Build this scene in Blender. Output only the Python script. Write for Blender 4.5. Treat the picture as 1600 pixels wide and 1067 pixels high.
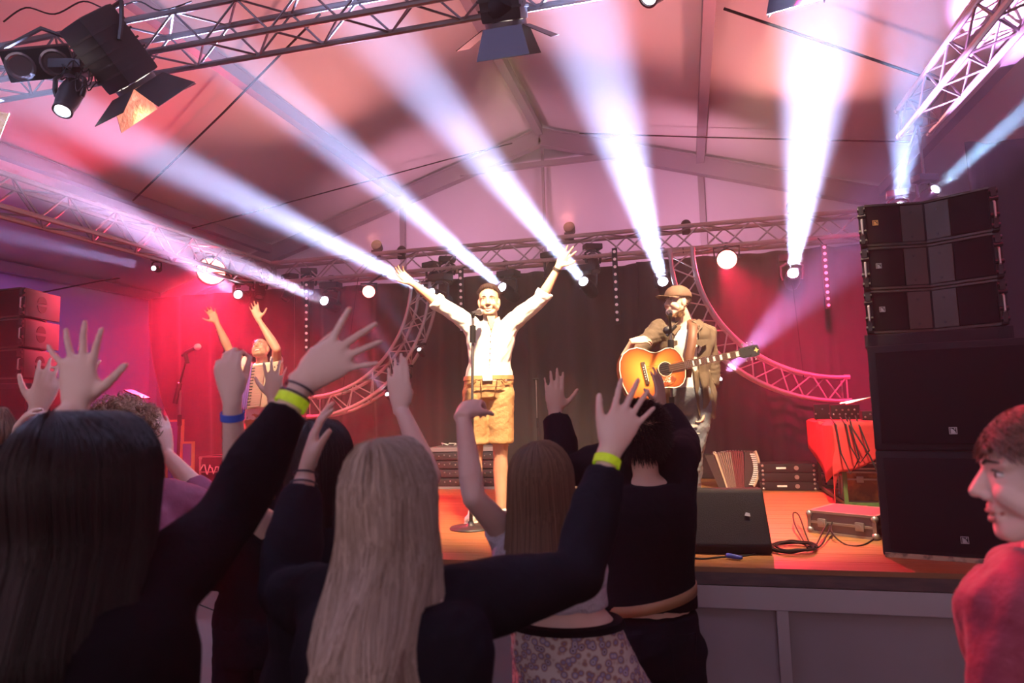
import bpy, bmesh, math, random
import numpy as np
from mathutils import Vector, Matrix, Quaternion
from math import sin, cos, tan, pi, radians as R, sqrt, atan2
for o in list(bpy.data.objects): bpy.data.objects.remove(o)
SC = bpy.context.scene; COL = SC.collection
V = Vector
# ---------------------------------------------------------------- camera
CP = V((0, 0, 1.75)); YAW, PIT, ROL, FP = R(14.1), R(5.5), R(1.65), 1067.0
_f = V((-sin(YAW)*cos(PIT), cos(YAW)*cos(PIT), sin(PIT)))
_r0 = V((cos(YAW), sin(YAW), 0)); _u0 = _r0.cross(_f)
_r = _r0*cos(ROL) - _u0*sin(ROL); _u = _u0*cos(ROL) + _r0*sin(ROL)
cam = bpy.data.cameras.new('camera'); camo = bpy.data.objects.new('camera', cam); COL.objects.link(camo)
camo.matrix_world = Matrix(((_r.x, _u.x, -_f.x, CP.x), (_r.y, _u.y, -_f.y, CP.y), (_r.z, _u.z, -_f.z, CP.z), (0, 0, 0, 1)))
cam.sensor_width = 36; cam.lens = 24.0; cam.clip_start = 0.05
cam.dof.use_dof = True; cam.dof.focus_distance = 5.0; cam.dof.aperture_fstop = 3.2
SC.camera = camo
def P(px, py, t):                      # point at depth t along the view
    return CP + t*(_f + (px-800)/FP*_r + (533.5-py)/FP*_u)
def ray(px, py): return _f + (px-800)/FP*_r + (533.5-py)/FP*_u
def PY(px, py, y): d = ray(px, py); return CP + d*(y/d.y)
def PZ(px, py, z): d = ray(px, py); return CP + d*((z-CP.z)/d.z)
def PX(px, py, x): d = ray(px, py); return CP + d*(x/d.x)
def proj(p):
    d = V(p)-CP; t = d.dot(_f); return (800+FP*d.dot(_r)/t, 533.5-FP*d.dot(_u)/t, t)
# ---------------------------------------------------------------- world, exposure
w = bpy.data.worlds.new('evening'); SC.world = w; w.use_nodes = True
w.node_tree.nodes['Background'].inputs[0].default_value = (.36, .25, .28, 1)
w.node_tree.nodes['Background'].inputs[1].default_value = 2.4
SC.view_settings.view_transform = 'Standard'; SC.view_settings.look = 'None'
SC.view_settings.exposure = 0.30; SC.view_settings.gamma = 1; SC.view_settings.use_curve_mapping = False
cy = SC.cycles
cy.use_denoising = True
cy.max_bounces = 4; cy.diffuse_bounces = 2; cy.glossy_bounces = 2; cy.transmission_bounces = 3; cy.volume_bounces = 0; cy.transparent_max_bounces = 6
cy.caustics_reflective = False; cy.caustics_refractive = False; cy.sample_clamp_indirect = 4.0
cy.use_light_tree = True
DECK = .92
FY = 3.67                              # stage front edge
RX, RZ, SLOPE, GY = -1.85, 5.72, .309, 9.5   # tent ridge x, ridge height, roof pitch, gable y
HALF = 6.6
def roofz(x): return RZ - abs(x-RX)*SLOPE
def PR(px, py):                        # where a sight line meets the roof
    d = ray(px, py); best = None
    for s in (-1, 1):                  # z = RZ - s*(x-RX)*SLOPE
        den = d.z + s*d.x*SLOPE
        if abs(den) < 1e-6: continue
        k = (RZ - CP.z + s*SLOPE*(RX-CP.x))/den
        p = CP + d*k
        if k > 0 and s*(p.x-RX) >= -1e-6 and (best is None or k < best[0]): best = (k, p)
    return best[1]
def spot(name, loc, to, power, color, angle=10, blend=.6, rad=.04):
    l = bpy.data.lights.new(name, 'SPOT'); l.energy = power; l.color = color
    l.spot_size = R(angle); l.spot_blend = blend; l.shadow_soft_size = rad
    o = bpy.data.objects.new(name, l); COL.objects.link(o); o.location = loc
    o.rotation_euler = (V(to)-V(loc)).to_track_quat('-Z', 'Y').to_euler(); return o
# beam fixtures: lamp pixel + plane y, pixel the beam runs through + its depth, power, colour, cone
COOL = (.50, .56, 1.0)
BEAMS = [
 ('a', (912, 440, 7.35), (585, 40, 4.4), 9000, COOL, 9.0),
 ('b', (785, 449, 7.35), (330, 60, 4.6), 10500, COOL, 8.5),
 ('c', (674, 458, 6.8), (150, 195, 4.6), 16000, COOL, 7.5),
 ('d', (507, 470, 7.35), (0, 262, 4.4), 6000, (.72, .60, 1), 5.5),
 ('e', (240, 419, 7.3), (0, 366, 5.9), 1700, (.5, .45, 1), 3.2),
 ('f', (372, 460, 7.3), (190, 340, 5.5), 2500, (.8, .5, 1), 6.0),
 ('g', (1036, 440, 7.3), (905, 0, 3.9), 6500, COOL, 10.5),
 ('h', (1239, 427, 7.3), (1292, -20, 3.6), 7500, COOL, 10),
 ('i', (1406, 322, 6.2), (1425, 100, 4.2), 1300, (.36, .5, 1), 13),
 ('j', (1461, 296, 6.2), (1640, 140, 4.6), 8000, (.36, .6, 1), 5.5),
]
KB = 17
for n, a, b, pw, c, ang in BEAMS:
    s = PY(*a); e = P(*b)
    spot('beam_light', s + (e-s).normalized()*.045, e, pw*KB, c, ang, .9, .05)
SMALL = [((655, 546), (600, 470)), ((605, 616), (560, 560)), ((634, 581), (585, 520)), ((1125, 592), (1320, 390))]
for (a, b) in SMALL:
    s = PY(a[0], a[1], 7.0); e = PY(b[0], b[1], 6.2)
    spot('beam_light', s + (e-s).normalized()*.08, e, 600 if a[0] < 1000 else 15000, (.62, .55, 1) if a[0] < 1000 else (.85, .38, 1), 14 if a[0] < 1000 else 24, .8, .03)
PARS = [((330, 424), 7.0, 4200, 88), ((576, 456), 7.1, 550, 52), ((1136, 406), 7.3, 1150, 66)]
RED = (1, .018, .07)
AIM = {(330, 424): (-4.1, 5.2, .9), (576, 456): (-2.8, 5.4, .9), (1136, 406): (.9, 5.6, .9)}
for (q, y, pw, ang) in PARS:
    s = PY(q[0], q[1], y); spot('red_wash_light', s + V((0, -.13, -.02)), tuple(AIM[q]), pw, RED, ang, .9, .06)
    spot('red_spill_light', s + V((0, -.15, -.02)), (s.x*.7, 0, 1.0), pw*.035, RED, 165, .5, .06)
ADDED_WASH = [((-.9, 3.45, 3.9), (-4.9, 7.8, 2.0), 2400, 36, RED), ((.7, 3.45, 3.9), (1.7, 7.8, 2.3), 4600, 34, (1, .015, .12)), ((-4.9, 2.2, 3.35), (-8.2, 5.2, 3.0), 700, 60, (.16, .05, 1)), ((1.9, 3.45, 3.9), (1.5, 4.1, .9), 130, 50, RED), ((-.5, 3.35, 4.03), tuple(P(1600, 790, 1.2)), 1000, 20, RED)]  # extra lamps, added to tint drapes, tent side, planks and crowd
ADDED_UP = [(x, 7.6, 3.8) for x in (-3.6, -1.2, 1.2)]  # uplights added to brighten the roof fabric
for u in ADDED_UP: spot('roof_light', u, (u[0]*.7-.5, 3.2, 5.4), 190, (1, .30, .27), 125, 1, .08)
for (a, e, pw, ang, c) in ADDED_WASH: spot('wash_light', a, e, pw, c, ang, .9, .06)
for gx in (-3.3, .1): spot('gable_light', (gx, 7.75, 3.75), (gx*.9-.2, 9.5, 4.45), 95, (1, .42, .62), 150, 1, .08)  # lamps added to lift the gable wall towards pink
# front wash from the barn-door lamps on the front truss, warm white onto the performers
WARM = (1, .70, .42)
KF = .864                              # the front truss and its lamps
LAMP_C, LAMP_R, LAMP_L = P(790, 34, 4.35*KF), P(1240, -46, 4.35*KF), P(210, 128, 4.75*KF)
for (p0, to, pw, ang) in [(LAMP_C, (-1.35, 4.8, 2.2), 1400, 66), (LAMP_R, (.15, 5.1, 1.55), 1450, 62), (LAMP_L, (-4.2, 6.2, 2.2), 600, 36)]:
    spot('front_wash_light', p0+(V(to)-p0).normalized()*.06, to, pw, WARM, ang, .7, .09)
# ---------------------------------------------------------------- materials
def mat(name, col, rough=.6, metal=0, bump=None, noise=None, emit=None, spec=.5, wave=None, sheen=0, trans=0, coat=0):
    m = bpy.data.materials.new(name); m.use_nodes = True; nt = m.node_tree; N = nt.nodes; L = nt.links
    b = N['Principled BSDF']; c4 = tuple(col)+(1,)
    b.inputs['Base Color'].default_value = c4; b.inputs['Roughness'].default_value = rough
    b.inputs['Metallic'].default_value = metal; b.inputs['Specular IOR Level'].default_value = spec
    b.inputs['Sheen Weight'].default_value = sheen; b.inputs['Coat Weight'].default_value = coat
    if trans: b.inputs['Transmission Weight'].default_value = trans
    if emit: b.inputs['Emission Color'].default_value = tuple(emit[0])+(1,); b.inputs['Emission Strength'].default_value = emit[1]
    tc = N.new('ShaderNodeTexCoord'); src = tc.outputs['Object']
    if noise:                          # (scale, colour2, low, high, stretch)
        sc, c2, lo, hi, st = noise
        mp = N.new('ShaderNodeMapping'); mp.inputs['Scale'].default_value = st; L.new(src, mp.inputs[0])
        n = N.new('ShaderNodeTexNoise'); n.inputs['Scale'].default_value = sc; n.inputs['Detail'].default_value = 5; L.new(mp.outputs[0], n.inputs[0])
        r = N.new('ShaderNodeValToRGB'); r.color_ramp.elements[0].position = lo; r.color_ramp.elements[1].position = hi
        r.color_ramp.elements[0].color = c4; r.color_ramp.elements[1].color = tuple(c2)+(1,)
        L.new(n.outputs[0], r.inputs[0]); L.new(r.outputs[0], b.inputs['Base Color'])
    if bump:                           # (scale, strength, stretch)
        sc, s, st = bump
        mp = N.new('ShaderNodeMapping'); mp.inputs['Scale'].default_value = st; L.new(src, mp.inputs[0])
        n = N.new('ShaderNodeTexNoise'); n.inputs['Scale'].default_value = sc; n.inputs['Detail'].default_value = 4; L.new(mp.outputs[0], n.inputs[0])
        bp = N.new('ShaderNodeBump'); bp.inputs['Strength'].default_value = s; bp.inputs['Distance'].default_value = .02
        L.new(n.outputs[0], bp.inputs['Height']); L.new(bp.outputs[0], b.inputs['Normal'])
    return m
M = {}
M['alu'] = mat('aluminium', (.40, .38, .40), .42, .6)
M['alu_dark'] = mat('dark_anodised', (.16, .15, .16), .4, .7)
M['black'] = mat('black_metal', (.018, .018, .02), .45, .2)
M['plastic'] = mat('black_plastic', (.012, .012, .014), .5, spec=.2)
M['grille'] = mat('black_grille', (.008, .007, .008), .7, 0, bump=(900, .3, (1, 1, 1)), spec=.08)
M['cab'] = mat('speaker_paint', (.014, .013, .015), .6, 0, bump=(300, .25, (1, 1, 1)), spec=.12)
M['cab_fin'] = mat('speaker_fin_paint', (.050, .045, .038), .5, spec=.25)
M['fabric_roof'] = mat('tent_fabric', (.80, .76, .76), .75, 0, bump=(1.3, .5, (1, 1, 3)))
M['fabric_wall'] = mat('tent_wall_fabric', (.66, .60, .70), .8, 0, bump=(.8, .35, (2, 1, .4)))
M['beam'] = mat('tent_beam_metal', (.33, .30, .34), .5, .4)
M['curtain'] = mat('black_drape', (.030, .022, .024), .9, 0, bump=(4, .3, (3, 3, .4)), sheen=.2)
M['cable'] = mat('black_cable', (.012, .012, .013), .6, spec=.08)
M['white'] = mat('white_print', (.75, .75, .75), .6)
M['lens_beam'] = mat('beam_lens', (1, 1, 1), .2, emit=((.75, .82, 1), 60))
M['lens_small'] = mat('small_beam_lens', (1, 1, 1), .2, emit=((.85, .85, 1), 12))
M['lens_red'] = mat('red_lens', (1, .3, .2), .2, emit=((1, .16, .12), 22))
M['lens_warm'] = mat('warm_lens', (1, .9, .8), .2, emit=((1, .85, .7), 6))
M['glass_off'] = mat('dark_glass', (.25, .25, .28), .08, .6)
M['silver'] = mat('chrome', (.8, .8, .8), .2, 1)
M['gold_foil'] = mat('worn_bare_metal', (.75, .58, .32), .35, .8, bump=(25, .6, (1, 1, 1)))
# ---------------------------------------------------------------- mesh helpers
def frame(z, x=None):
    z = V(z).normalized()
    x = V(x) if x is not None else (V((1, 0, 0)) if abs(z.x) < .9 else V((0, 1, 0)))
    x = (x - z*x.dot(z)).normalized(); y = z.cross(x)
    return Matrix((x, y, z)).transposed()       # columns x y z
class MB:
    def __init__(s, T=None): s.v = []; s.f = []; s.m = []; s.T = T; s.k = 0
    def add(s, vs, fs, k=None):
        n = len(s.v)
        if s.T is not None: vs = [s.T @ V(p) for p in vs]
        s.v += [tuple(p) for p in vs]; s.f += [tuple(i+n for i in f) for f in fs]; s.m += [s.k if k is None else k]*len(fs); return s
    def box(s, c, d, Q=None, k=None, bev=0):
        c = V(c); hx, hy, hz = d[0]/2, d[1]/2, d[2]/2
        if bev <= 0:
            vs = [V((x*hx, y*hy, z*hz)) for z in (-1, 1) for y in (-1, 1) for x in (-1, 1)]
            fs = [(0, 2, 3, 1), (4, 5, 7, 6), (0, 1, 5, 4), (2, 6, 7, 3), (0, 4, 6, 2), (1, 3, 7, 5)]
        else:
            bm = bmesh.new(); bmesh.ops.create_cube(bm, size=1); bmesh.ops.scale(bm, vec=d, verts=bm.verts)
            bmesh.ops.bevel(bm, geom=bm.edges[:], offset=bev, segments=2, profile=.7, affect='EDGES')
            bm.verts.index_update(); vs = [v.co.copy() for v in bm.verts]; fs = [tuple(v.index for v in f.verts) for f in bm.faces]; bm.free()
        if Q is not None: vs = [Q @ v for v in vs]
        return s.add([c+v for v in vs], fs, k)
    def cyl(s, a, b, r0, r1=None, n=10, k=None, caps=True):
        a, b = V(a), V(b); r1 = r0 if r1 is None else r1; F = frame(b-a)
        vs = [a + F @ V((r0*cos(2*pi*i/n), r0*sin(2*pi*i/n), 0)) for i in range(n)] + [b + F @ V((r1*cos(2*pi*i/n), r1*sin(2*pi*i/n), 0)) for i in range(n)]
        fs = [(i, (i+1) % n, n+(i+1) % n, n+i) for i in range(n)]
        if caps: fs += [tuple(range(n-1, -1, -1)), tuple(range(n, 2*n))]
        return s.add(vs, fs, k)
    def tube(s, pts, r, n=6, k=None, closed=False, flat=None):
        pts = [V(p) for p in pts]; m = len(pts); rr = r if hasattr(r, '__len__') else [r]*m
        vs = []; fs = []; prev = None
        for i, p in enumerate(pts):
            d = (pts[(i+1) % m]-pts[i-1]) if closed else (pts[min(i+1, m-1)]-pts[max(i-1, 0)])
            if d.length < 1e-9: d = V((0, 0, 1))
            F = frame(d, prev); prev = F.col[0]
            for j in range(n):
                a = 2*pi*j/n; q = V((rr[i]*cos(a), rr[i]*sin(a)*(flat or 1), 0)); vs.append(p + F @ q)
        for i in range(m if closed else m-1):
            for j in range(n):
                a = i*n+j; b = i*n+(j+1) % n; c = ((i+1) % m)*n; fs.append((a, b, c+(j+1) % n, c+j))
        if not closed: fs += [tuple(range(n-1, -1, -1)), tuple(range((m-1)*n, m*n))]
        return s.add(vs, fs, k)
    def lathe(s, prof, o=(0, 0, 0), ax=(0, 0, 1), n=20, k=None, x=None, ring=False):
        F = frame(ax, x); o = V(o); vs = []; fs = []; m = len(prof)
        for (r, z) in prof:
            for j in range(n): a = 2*pi*j/n; vs.append(o + F @ V((r*cos(a), r*sin(a), z)))
        for i in range(m-1):
            for j in range(n): a = i*n+j; b = i*n+(j+1) % n; fs.append((a, b, b+n, a+n))
        if ring: fs += [((m-1)*n+j, (m-1)*n+(j+1) % n, (j+1) % n, j) for j in range(n)]
        else:
            if prof[0][0] > 1e-5: fs.append(tuple(range(n-1, -1, -1)))
            if prof[-1][0] > 1e-5: fs.append(tuple(range((m-1)*n, m*n)))
        return s.add(vs, fs, k)
    def ell(s, c, r, Q=None, nu=14, nv=10, k=None):
        c = V(c); r = (r, r, r) if not hasattr(r, '__len__') else r; vs = [V((0, 0, -r[2]))]; fs = []
        for i in range(1, nv):
            t = -pi/2+pi*i/nv
            for j in range(nu): a = 2*pi*j/nu; vs.append(V((r[0]*cos(t)*cos(a), r[1]*cos(t)*sin(a), r[2]*sin(t))))
        vs.append(V((0, 0, r[2]))); L = len(vs)-1
        for j in range(nu): fs.append((0, 1+(j+1) % nu, 1+j)); fs.append((L, L-nu+j, L-nu+(j+1) % nu))
        for i in range(nv-2):
            for j in range(nu): a = 1+i*nu+j; b = 1+i*nu+(j+1) % nu; fs.append((a, b, b+nu, a+nu))
        if Q is not None: vs = [Q @ v for v in vs]
        return s.add([c+v for v in vs], fs, k)
    def cone(s, a, r0, b, r1, n=12, k=None, sx=1.0, x=None):   # rounded cone (capsule), optional elliptical section
        a, b = V(a), V(b); d = b-a
        if d.length < 1e-6: return s.ell(a, max(r0, r1), k=k)
        F = frame(d, x); L = d.length; prof = []
        for i in range(1, 5): t = pi/2*(1-i/4); prof.append((r0*cos(t), -r0*sin(t)))
        for i in range(0, 4): t = pi/2*i/4; prof.append((r1*cos(t), L+r1*sin(t)))
        vs = []; m = len(prof); vs = [a + F @ V((0, 0, -r0))]
        for (r, z) in prof:
            for j in range(n): q = 2*pi*j/n; vs.append(a + F @ V((r*cos(q)*sx, r*sin(q), z)))
        vs.append(a + F @ V((0, 0, L+r1))); fs = []; e = len(vs)-1
        for j in range(n): fs.append((0, 1+(j+1) % n, 1+j)); fs.append((e, e-n+j, e-n+(j+1) % n))
        for i in range(m-1):
            for j in range(n): p = 1+i*n+j; q = 1+i*n+(j+1) % n; fs.append((p, q, q+n, p+n))
        return s.add(vs, fs, k)
    def prism(s, pts, O, X, Y, th, k=None):          # outline pts (x,y) in frame O,X,Y, extruded th along X x Y
        O, X, Y = V(O), V(X), V(Y); Z = X.cross(Y).normalized(); n = len(pts)
        vs = [O+X*p[0]+Y*p[1] for p in pts] + [O+X*p[0]+Y*p[1]+Z*th for p in pts]
        fs = [tuple(range(n-1, -1, -1)), tuple(range(n, 2*n))] + [(i, (i+1) % n, n+(i+1) % n, n+i) for i in range(n)]
        return s.add(vs, fs, k)
    def grid(s, fn, nu, nv, k=None):                 # surface fn(u,v), 0..1
        vs = [fn(i/nu, j/nv) for j in range(nv+1) for i in range(nu+1)]
        fs = [(j*(nu+1)+i, j*(nu+1)+i+1, (j+1)*(nu+1)+i+1, (j+1)*(nu+1)+i) for j in range(nv) for i in range(nu)]
        return s.add(vs, fs, k)
    def build(s, name, ms, parent=None, smooth=True, base=None, thick=0):
        me = bpy.data.meshes.new(name)
        b = V(base) if base is not None else (parent_base(parent) if parent else V((0, 0, 0)))
        va = np.array([tuple(p) for p in s.v], dtype=float)-np.array(b)
        me.from_pydata(va.tolist(), [], s.f)
        ms = ms if isinstance(ms, (list, tuple)) else [ms]
        for m_ in ms: me.materials.append(M[m_] if isinstance(m_, str) else m_)
        if len(ms) > 1: me.polygons.foreach_set('material_index', [min(i, len(ms)-1) for i in s.m])
        if smooth:
            me.polygons.foreach_set('use_smooth', [True]*len(me.polygons))
            try: me.set_sharp_from_angle(angle=R(40))
            except Exception: pass
        o = bpy.data.objects.new(name, me); COL.objects.link(o)
        if parent: o.parent = parent
        else: o.location = b
        if thick:
            md = o.modifiers.new('thickness', 'SOLIDIFY'); md.thickness = thick; md.offset = 0
        return o
def parent_base(p):
    b = V((0, 0, 0))
    while p: b += p.location; p = p.parent
    return b
def tag(o, label=None, cat=None, group=None, kind=None):
    if label: o['label'] = label
    if cat: o['category'] = cat
    if group: o['group'] = group
    if kind: o['kind'] = kind
    return o
def thing(name, label, cat, loc=(0, 0, 0), group=None):
    o = bpy.data.objects.new(name, None); COL.objects.link(o); o.location = loc; o.empty_display_size = .1
    return tag(o, label, cat, group)
def struct(name, mb, m, smooth=True, thick=0): return tag(mb.build(name, m, None, smooth, thick=thick), kind='structure')
# ---------------------------------------------------------------- setting
X0, X1 = RX-HALF, RX+HALF; Y0 = -5.0
b = MB(); b.box(((X0+X1)/2, (GY+Y0)/2, -.05), (2*HALF+.6, GY-Y0+.6, .1))
M['ground'] = mat('trampled_ground', (.06, .05, .045), .9, noise=(6, (.03, .025, .02), .3, .7, (1, 1, 1)))
struct('floor', b, 'ground', False)
b = MB()
for s_ in (-1, 1):
    xe = RX+s_*HALF
    def rf(u, v, s_=s_, xe=xe):
        x = RX+(xe-RX)*u; y = Y0+(GY-Y0)*v
        ph = (y-4.5)/5.0; sag = -.05*sin(pi*((ph) % 1.0))*sin(pi*u)
        return V((x, y, roofz(x)+.10+sag))
    b.grid(rf, 40, 90)
struct('ceiling', b, 'fabric_roof', thick=.02)
b = MB()
def gw(u, v):
    x = X0+(X1-X0)*u; z = v*(roofz(x)+.1); return V((x, GY+.1+.02*sin(x*9)+.015*sin(z*3+x*2), z))
b.grid(gw, 80, 20); struct('wall_back', b, 'fabric_wall', thick=.02)
for nm, xx in (('wall_left', X0-.02), ('wall_right', X1+.02)):
    b = MB(); b.grid(lambda u, v: V((xx+.02*sin(u*40), Y0+(GY+.1-Y0)*u, v*(roofz(X0)+.1))), 60, 12); struct(nm, b, 'fabric_wall', thick=.02)
tn = 0
def beam(a, c, wd, hd, m='beam'):
    global tn; tn += 1
    a, c = V(a), V(c); F = frame(c-a, (c-a).cross(V((0, 0, 1))) if abs((c-a).normalized().z) < .99 else None)
    bb = MB(); mid = (a+c)/2; bb.box(mid, (wd, hd, (c-a).length), Q=F)
    # raised flanges of the extruded profile
    for q in (-1, 1):
        bb.box(mid+F @ V((0, q*hd*.5, 0)), (wd*1.12, hd*.10, (c-a).length), Q=F)
    return struct('trim_%d' % tn, bb, m, False)
yg = GY-.12
for yy in (yg, 4.6-.0, -.4):                  # rafters of three portal frames
    for s_ in (-1, 1):
        if yy > 1 and yy < 6: continue
        beam((RX, yy, RZ-.10), (RX+s_*HALF*.985, yy, roofz(RX+HALF*.985)-.10), .12, .22)
beam((RX-1.2, yg-.06, RZ-.52), (RX+1.2, yg-.06, RZ-.52), .05, .07)    # collar tie
for dx in (0, -2.2, 2.2, -4.4, 4.4, -6.45, 6.45):    # purlins along the tent
    x = RX+dx; beam((x, Y0, roofz(x)-.02), (x, yg-.05, roofz(x)-.02), .09, .12)
for dx in (-2.2, 0, 2.2):
    x = RX+dx; beam((x, GY, 0), (x, GY, roofz(x)-.2), .07 if dx else .03, .06)
for s_ in (-1, 1):
    x = RX+s_*6.5; beam((x, yg, 0), (x, yg, roofz(x)), .14, .14)
beam((X0+.05, 2.6, 0), (X0+.05, 2.6, roofz(X0)), .1, .12); beam((X0+.08, -2, 1.6), (X0+.08, yg, 1.6), .05, .08)
def rope(name, pts, r, label, cat='cable', m='cable', n=5, group=None):
    bb = MB(); bb.tube(pts, r, n); c = V(pts[0]); return tag(bb.build(name, m, None, True, base=c), label, cat, group)
def smooth(w3, n=6):
    out = []
    for i in range(len(w3)-1):
        p0, p1, p2, p3 = w3[max(i-1, 0)], w3[i], w3[i+1], w3[min(i+2, len(w3)-1)]
        for k in range(n): t = k/n; out.append(.5*((2*p1)+(-p0+p2)*t+(2*p0-5*p1+4*p2-p3)*t*t+(-p0+3*p1-3*p2+p3)*t**3))
    return out+[w3[-1]]
def rp(px, py, dz=-.10): p = PR(px, py); return V((p.x, p.y, p.z+dz))
rope('bracing_cable', [rp(500, 5), rp(350, 160), rp(208, 300)], .011, 'thin steel bracing cable rising steeply from the lower left purlin to the dark truss')
rope('bracing_cable', [rp(300, 345), rp(480, 297), rp(700, 238), rp(800, 213)], .009, 'thin steel cable under the left roof slope, running up to the apex')
rope('bracing_cable', [rp(905, 197), rp(1100, 202), rp(1280, 205), rp(1420, 207)], .009, 'thin steel cable under the right roof slope, nearly level behind the two brightest beams')
rope('bracing_cable', [rp(1130, -5), rp(1300, 53), rp(1470, 112)], .012, 'thin dark cable sloping down to the right beneath the roof towards the right truss')
rope('bracing_cable', [PX(200, 432, X0+.28), PX(150, 440, X0+.28), PX(60, 458, X0+.28)], .010, 'thin cable against the left tent side above the left speakers')
# haze that fills the tent
b = MB(); b.box(((X0+X1)/2, 2.6, 2.9), (HALF*2-.3, 13.6, 5.7))
hz = bpy.data.materials.new('stage_haze'); hz.use_nodes = True; nt = hz.node_tree; nt.nodes.clear()
vo = nt.nodes.new('ShaderNodeVolumeScatter'); vo.inputs['Color'].default_value = (1, 1, 1, 1); vo.inputs['Density'].default_value = .012; vo.inputs['Anisotropy'].default_value = .5
mo = nt.nodes.new('ShaderNodeOutputMaterial'); nt.links.new(vo.outputs[0], mo.inputs['Volume'])
HAZE = tag(b.build('haze', hz, None, False), 'thin smoke haze filling the tent and showing up the light beams', 'haze', kind='stuff')
# stage
M['deck'] = mat('stage_planks', (.27, .125, .045), .42, noise=(3, (.19, .08, .028), .35, .7, (.4, 6, 1)), bump=(6, .25, (.3, 8, 1)))
M['deck_edge'] = mat('stage_board_edge', (.045, .03, .03), .6, noise=(8, (.10, .06, .05), .4, .7, (1, 1, 4)))
M['skirt'] = mat('grey_stage_panel', (.30, .25, .27), .5, noise=(2, (.22, .18, .20), .3, .8, (1, 1, 1)), bump=(3, .2, (1, 1, 1)))
M['rail'] = mat('stage_rail', (.48, .45, .50), .35, .6)
SX0, SX1, SY1 = -8.0, 4.4, 8.6
st = thing('stage_platform', 'raised wooden stage deck with grey aluminium framed front panels', 'stage', (SX0/2+SX1/2, FY, 0))
b = MB()
npl = 26
for i in range(npl):                       # planks, 0.19 m wide, running along the stage
    y0 = FY+(SY1-FY)*i/npl; y1 = FY+(SY1-FY)*(i+1)/npl-.004
    b.box(((SX0+SX1)/2, (y0+y1)/2, DECK-.0125), (SX1-SX0, y1-y0, .025))
b.build('deck_planks', 'deck', st, False)
b = MB(); b.box(((SX0+SX1)/2, FY+.03, DECK-.045), (SX1-SX0, .05, .085)); b.build('edge_board', 'deck_edge', st, False)
b = MB(); b.box(((SX0+SX1)/2, FY+.035, DECK-.15), (SX1-SX0, .05, .11), bev=.004); b.box(((SX0+SX1)/2, FY+.012, DECK-.097), (SX1-SX0, .012, .01))
b.build('front_rail', 'rail', st, False)
px_ = [SX0+.05]
xpost = PY(1225, 1000, FY+.03).x
xs = sorted([xpost+k*1.0*1.0*1.05 for k in range(-8, 5)]); xs = [x for x in xs if SX0 < x < SX1]
for i, x in enumerate(xs):
    b = MB(); b.box((x, FY+.035, (DECK-.2)/2), (.055, .045, DECK-.2), bev=.004); b.build('post', 'rail', st, False)
for i in range(len(xs)-1):
    b = MB(); b.box(((xs[i]+xs[i+1])/2, FY+.06, (DECK-.2)/2), (xs[i+1]-xs[i]-.057, .012, DECK-.2)); b.build('front_panel', 'skirt', st, False)
for x in (-6, -3.5, -1, 1.5, 4): b = MB(); b.box((x, 6.2, (DECK-.03)/2), (.08, 4.4, DECK-.03)); b.build('support_beam', 'black', st, False)
def textmesh(s, size, O, X, Y, name, m, parent, th=.002):
    cu = bpy.data.curves.new('t', 'FONT'); cu.body = s; cu.size = size; cu.extrude = th/2
    to = bpy.data.objects.new('t', cu); COL.objects.link(to); bpy.context.view_layer.update()
    me = bpy.data.meshes.new_from_object(to.evaluated_get(bpy.context.evaluated_depsgraph_get()))
    bpy.data.objects.remove(to); O, X, Y = V(O), V(X).normalized(), V(Y).normalized(); Z = X.cross(Y)
    bb = MB(); bb.add([O+X*v.co.x+Y*v.co.y+Z*v.co.z for v in me.vertices], [tuple(f.vertices) for f in me.polygons])
    return bb.build(name, m, parent, False)
q = PY(374, 897, FY+.05)
M['ink'] = mat('black_ink', (.02, .015, .015), .7)
textmesh('To', .055, (q.x, FY+.053, q.z), (1, 0, 0), (0, 0, 1), 'stencilled_lettering', 'ink', st)
textmesh('2.4', .055, (q.x, FY+.053, q.z-.072), (1, 0, 0), (0, 0, 1), 'stencilled_lettering', 'ink', st)
b = MB(); b.box((q.x+.04, FY+.052, q.z-.115), (.12, .004, .03)); b.build('printed_bar', 'ink', st, False)
rope('black_cable', [PY(312, 945, FY-.005), PY(345, 958, FY-.02), PY(376, 972, FY-.005), PY(420, 985, FY-.02), PY(520, 990, FY-.01)], .004, 'thin black cable sagging across the stage front panel on the left')
M['truss_dark'] = mat('dull_aluminium', (.17, .155, .17), .45, .6)
# ---------------------------------------------------------------- trusses
def truss(label, ctr, N, size, nchord=4, r=.024, m='alu', name='lighting_truss', base=None, group=None, seg_pts=2):
    """ctr(t)->(centre, side, up) for t in 0..1; N bays"""
    c0 = ctr(0)[0]; T = thing(name, label, 'truss', c0, group)
    def cor(t, a, q): c, s_, u_ = ctr(t); return c+s_*(a*size/2)+u_*(q*size/2)
    cs = [(-1, -1), (1, -1), (1, 1), (-1, 1)] if nchord == 4 else [(0, 1), (-1, -1), (1, -1)]
    K = N*seg_pts
    for (a, q) in cs:
        bb = MB(); bb.tube([cor(i/K, a, q) for i in range(K+1)], r, 8)
        for e in (0, 1):                      # connector ends
            p = cor(e, a, q); d = (cor(abs(e-.02), a, q)-p).normalized(); bb.cyl(p-d*.03, p+d*.02, r*1.25, n=8)
        bb.build('chord', m, T)
    bb = MB(); n = len(cs)
    for i in range(n):
        A, B = cs[i], cs[(i+1) % n]
        for k in range(N):
            p, q = (A, B) if (k+i) % 2 == 0 else (B, A)
            bb.cyl(cor(k/N, *p), cor((k+1)/N, *q), r*.38, n=6, caps=False)
        for k in (0, N): bb.cyl(cor(k/N, *A), cor(k/N, *B), r*.42, n=6)
    bb.build('lattice_braces', m, T); return T
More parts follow.
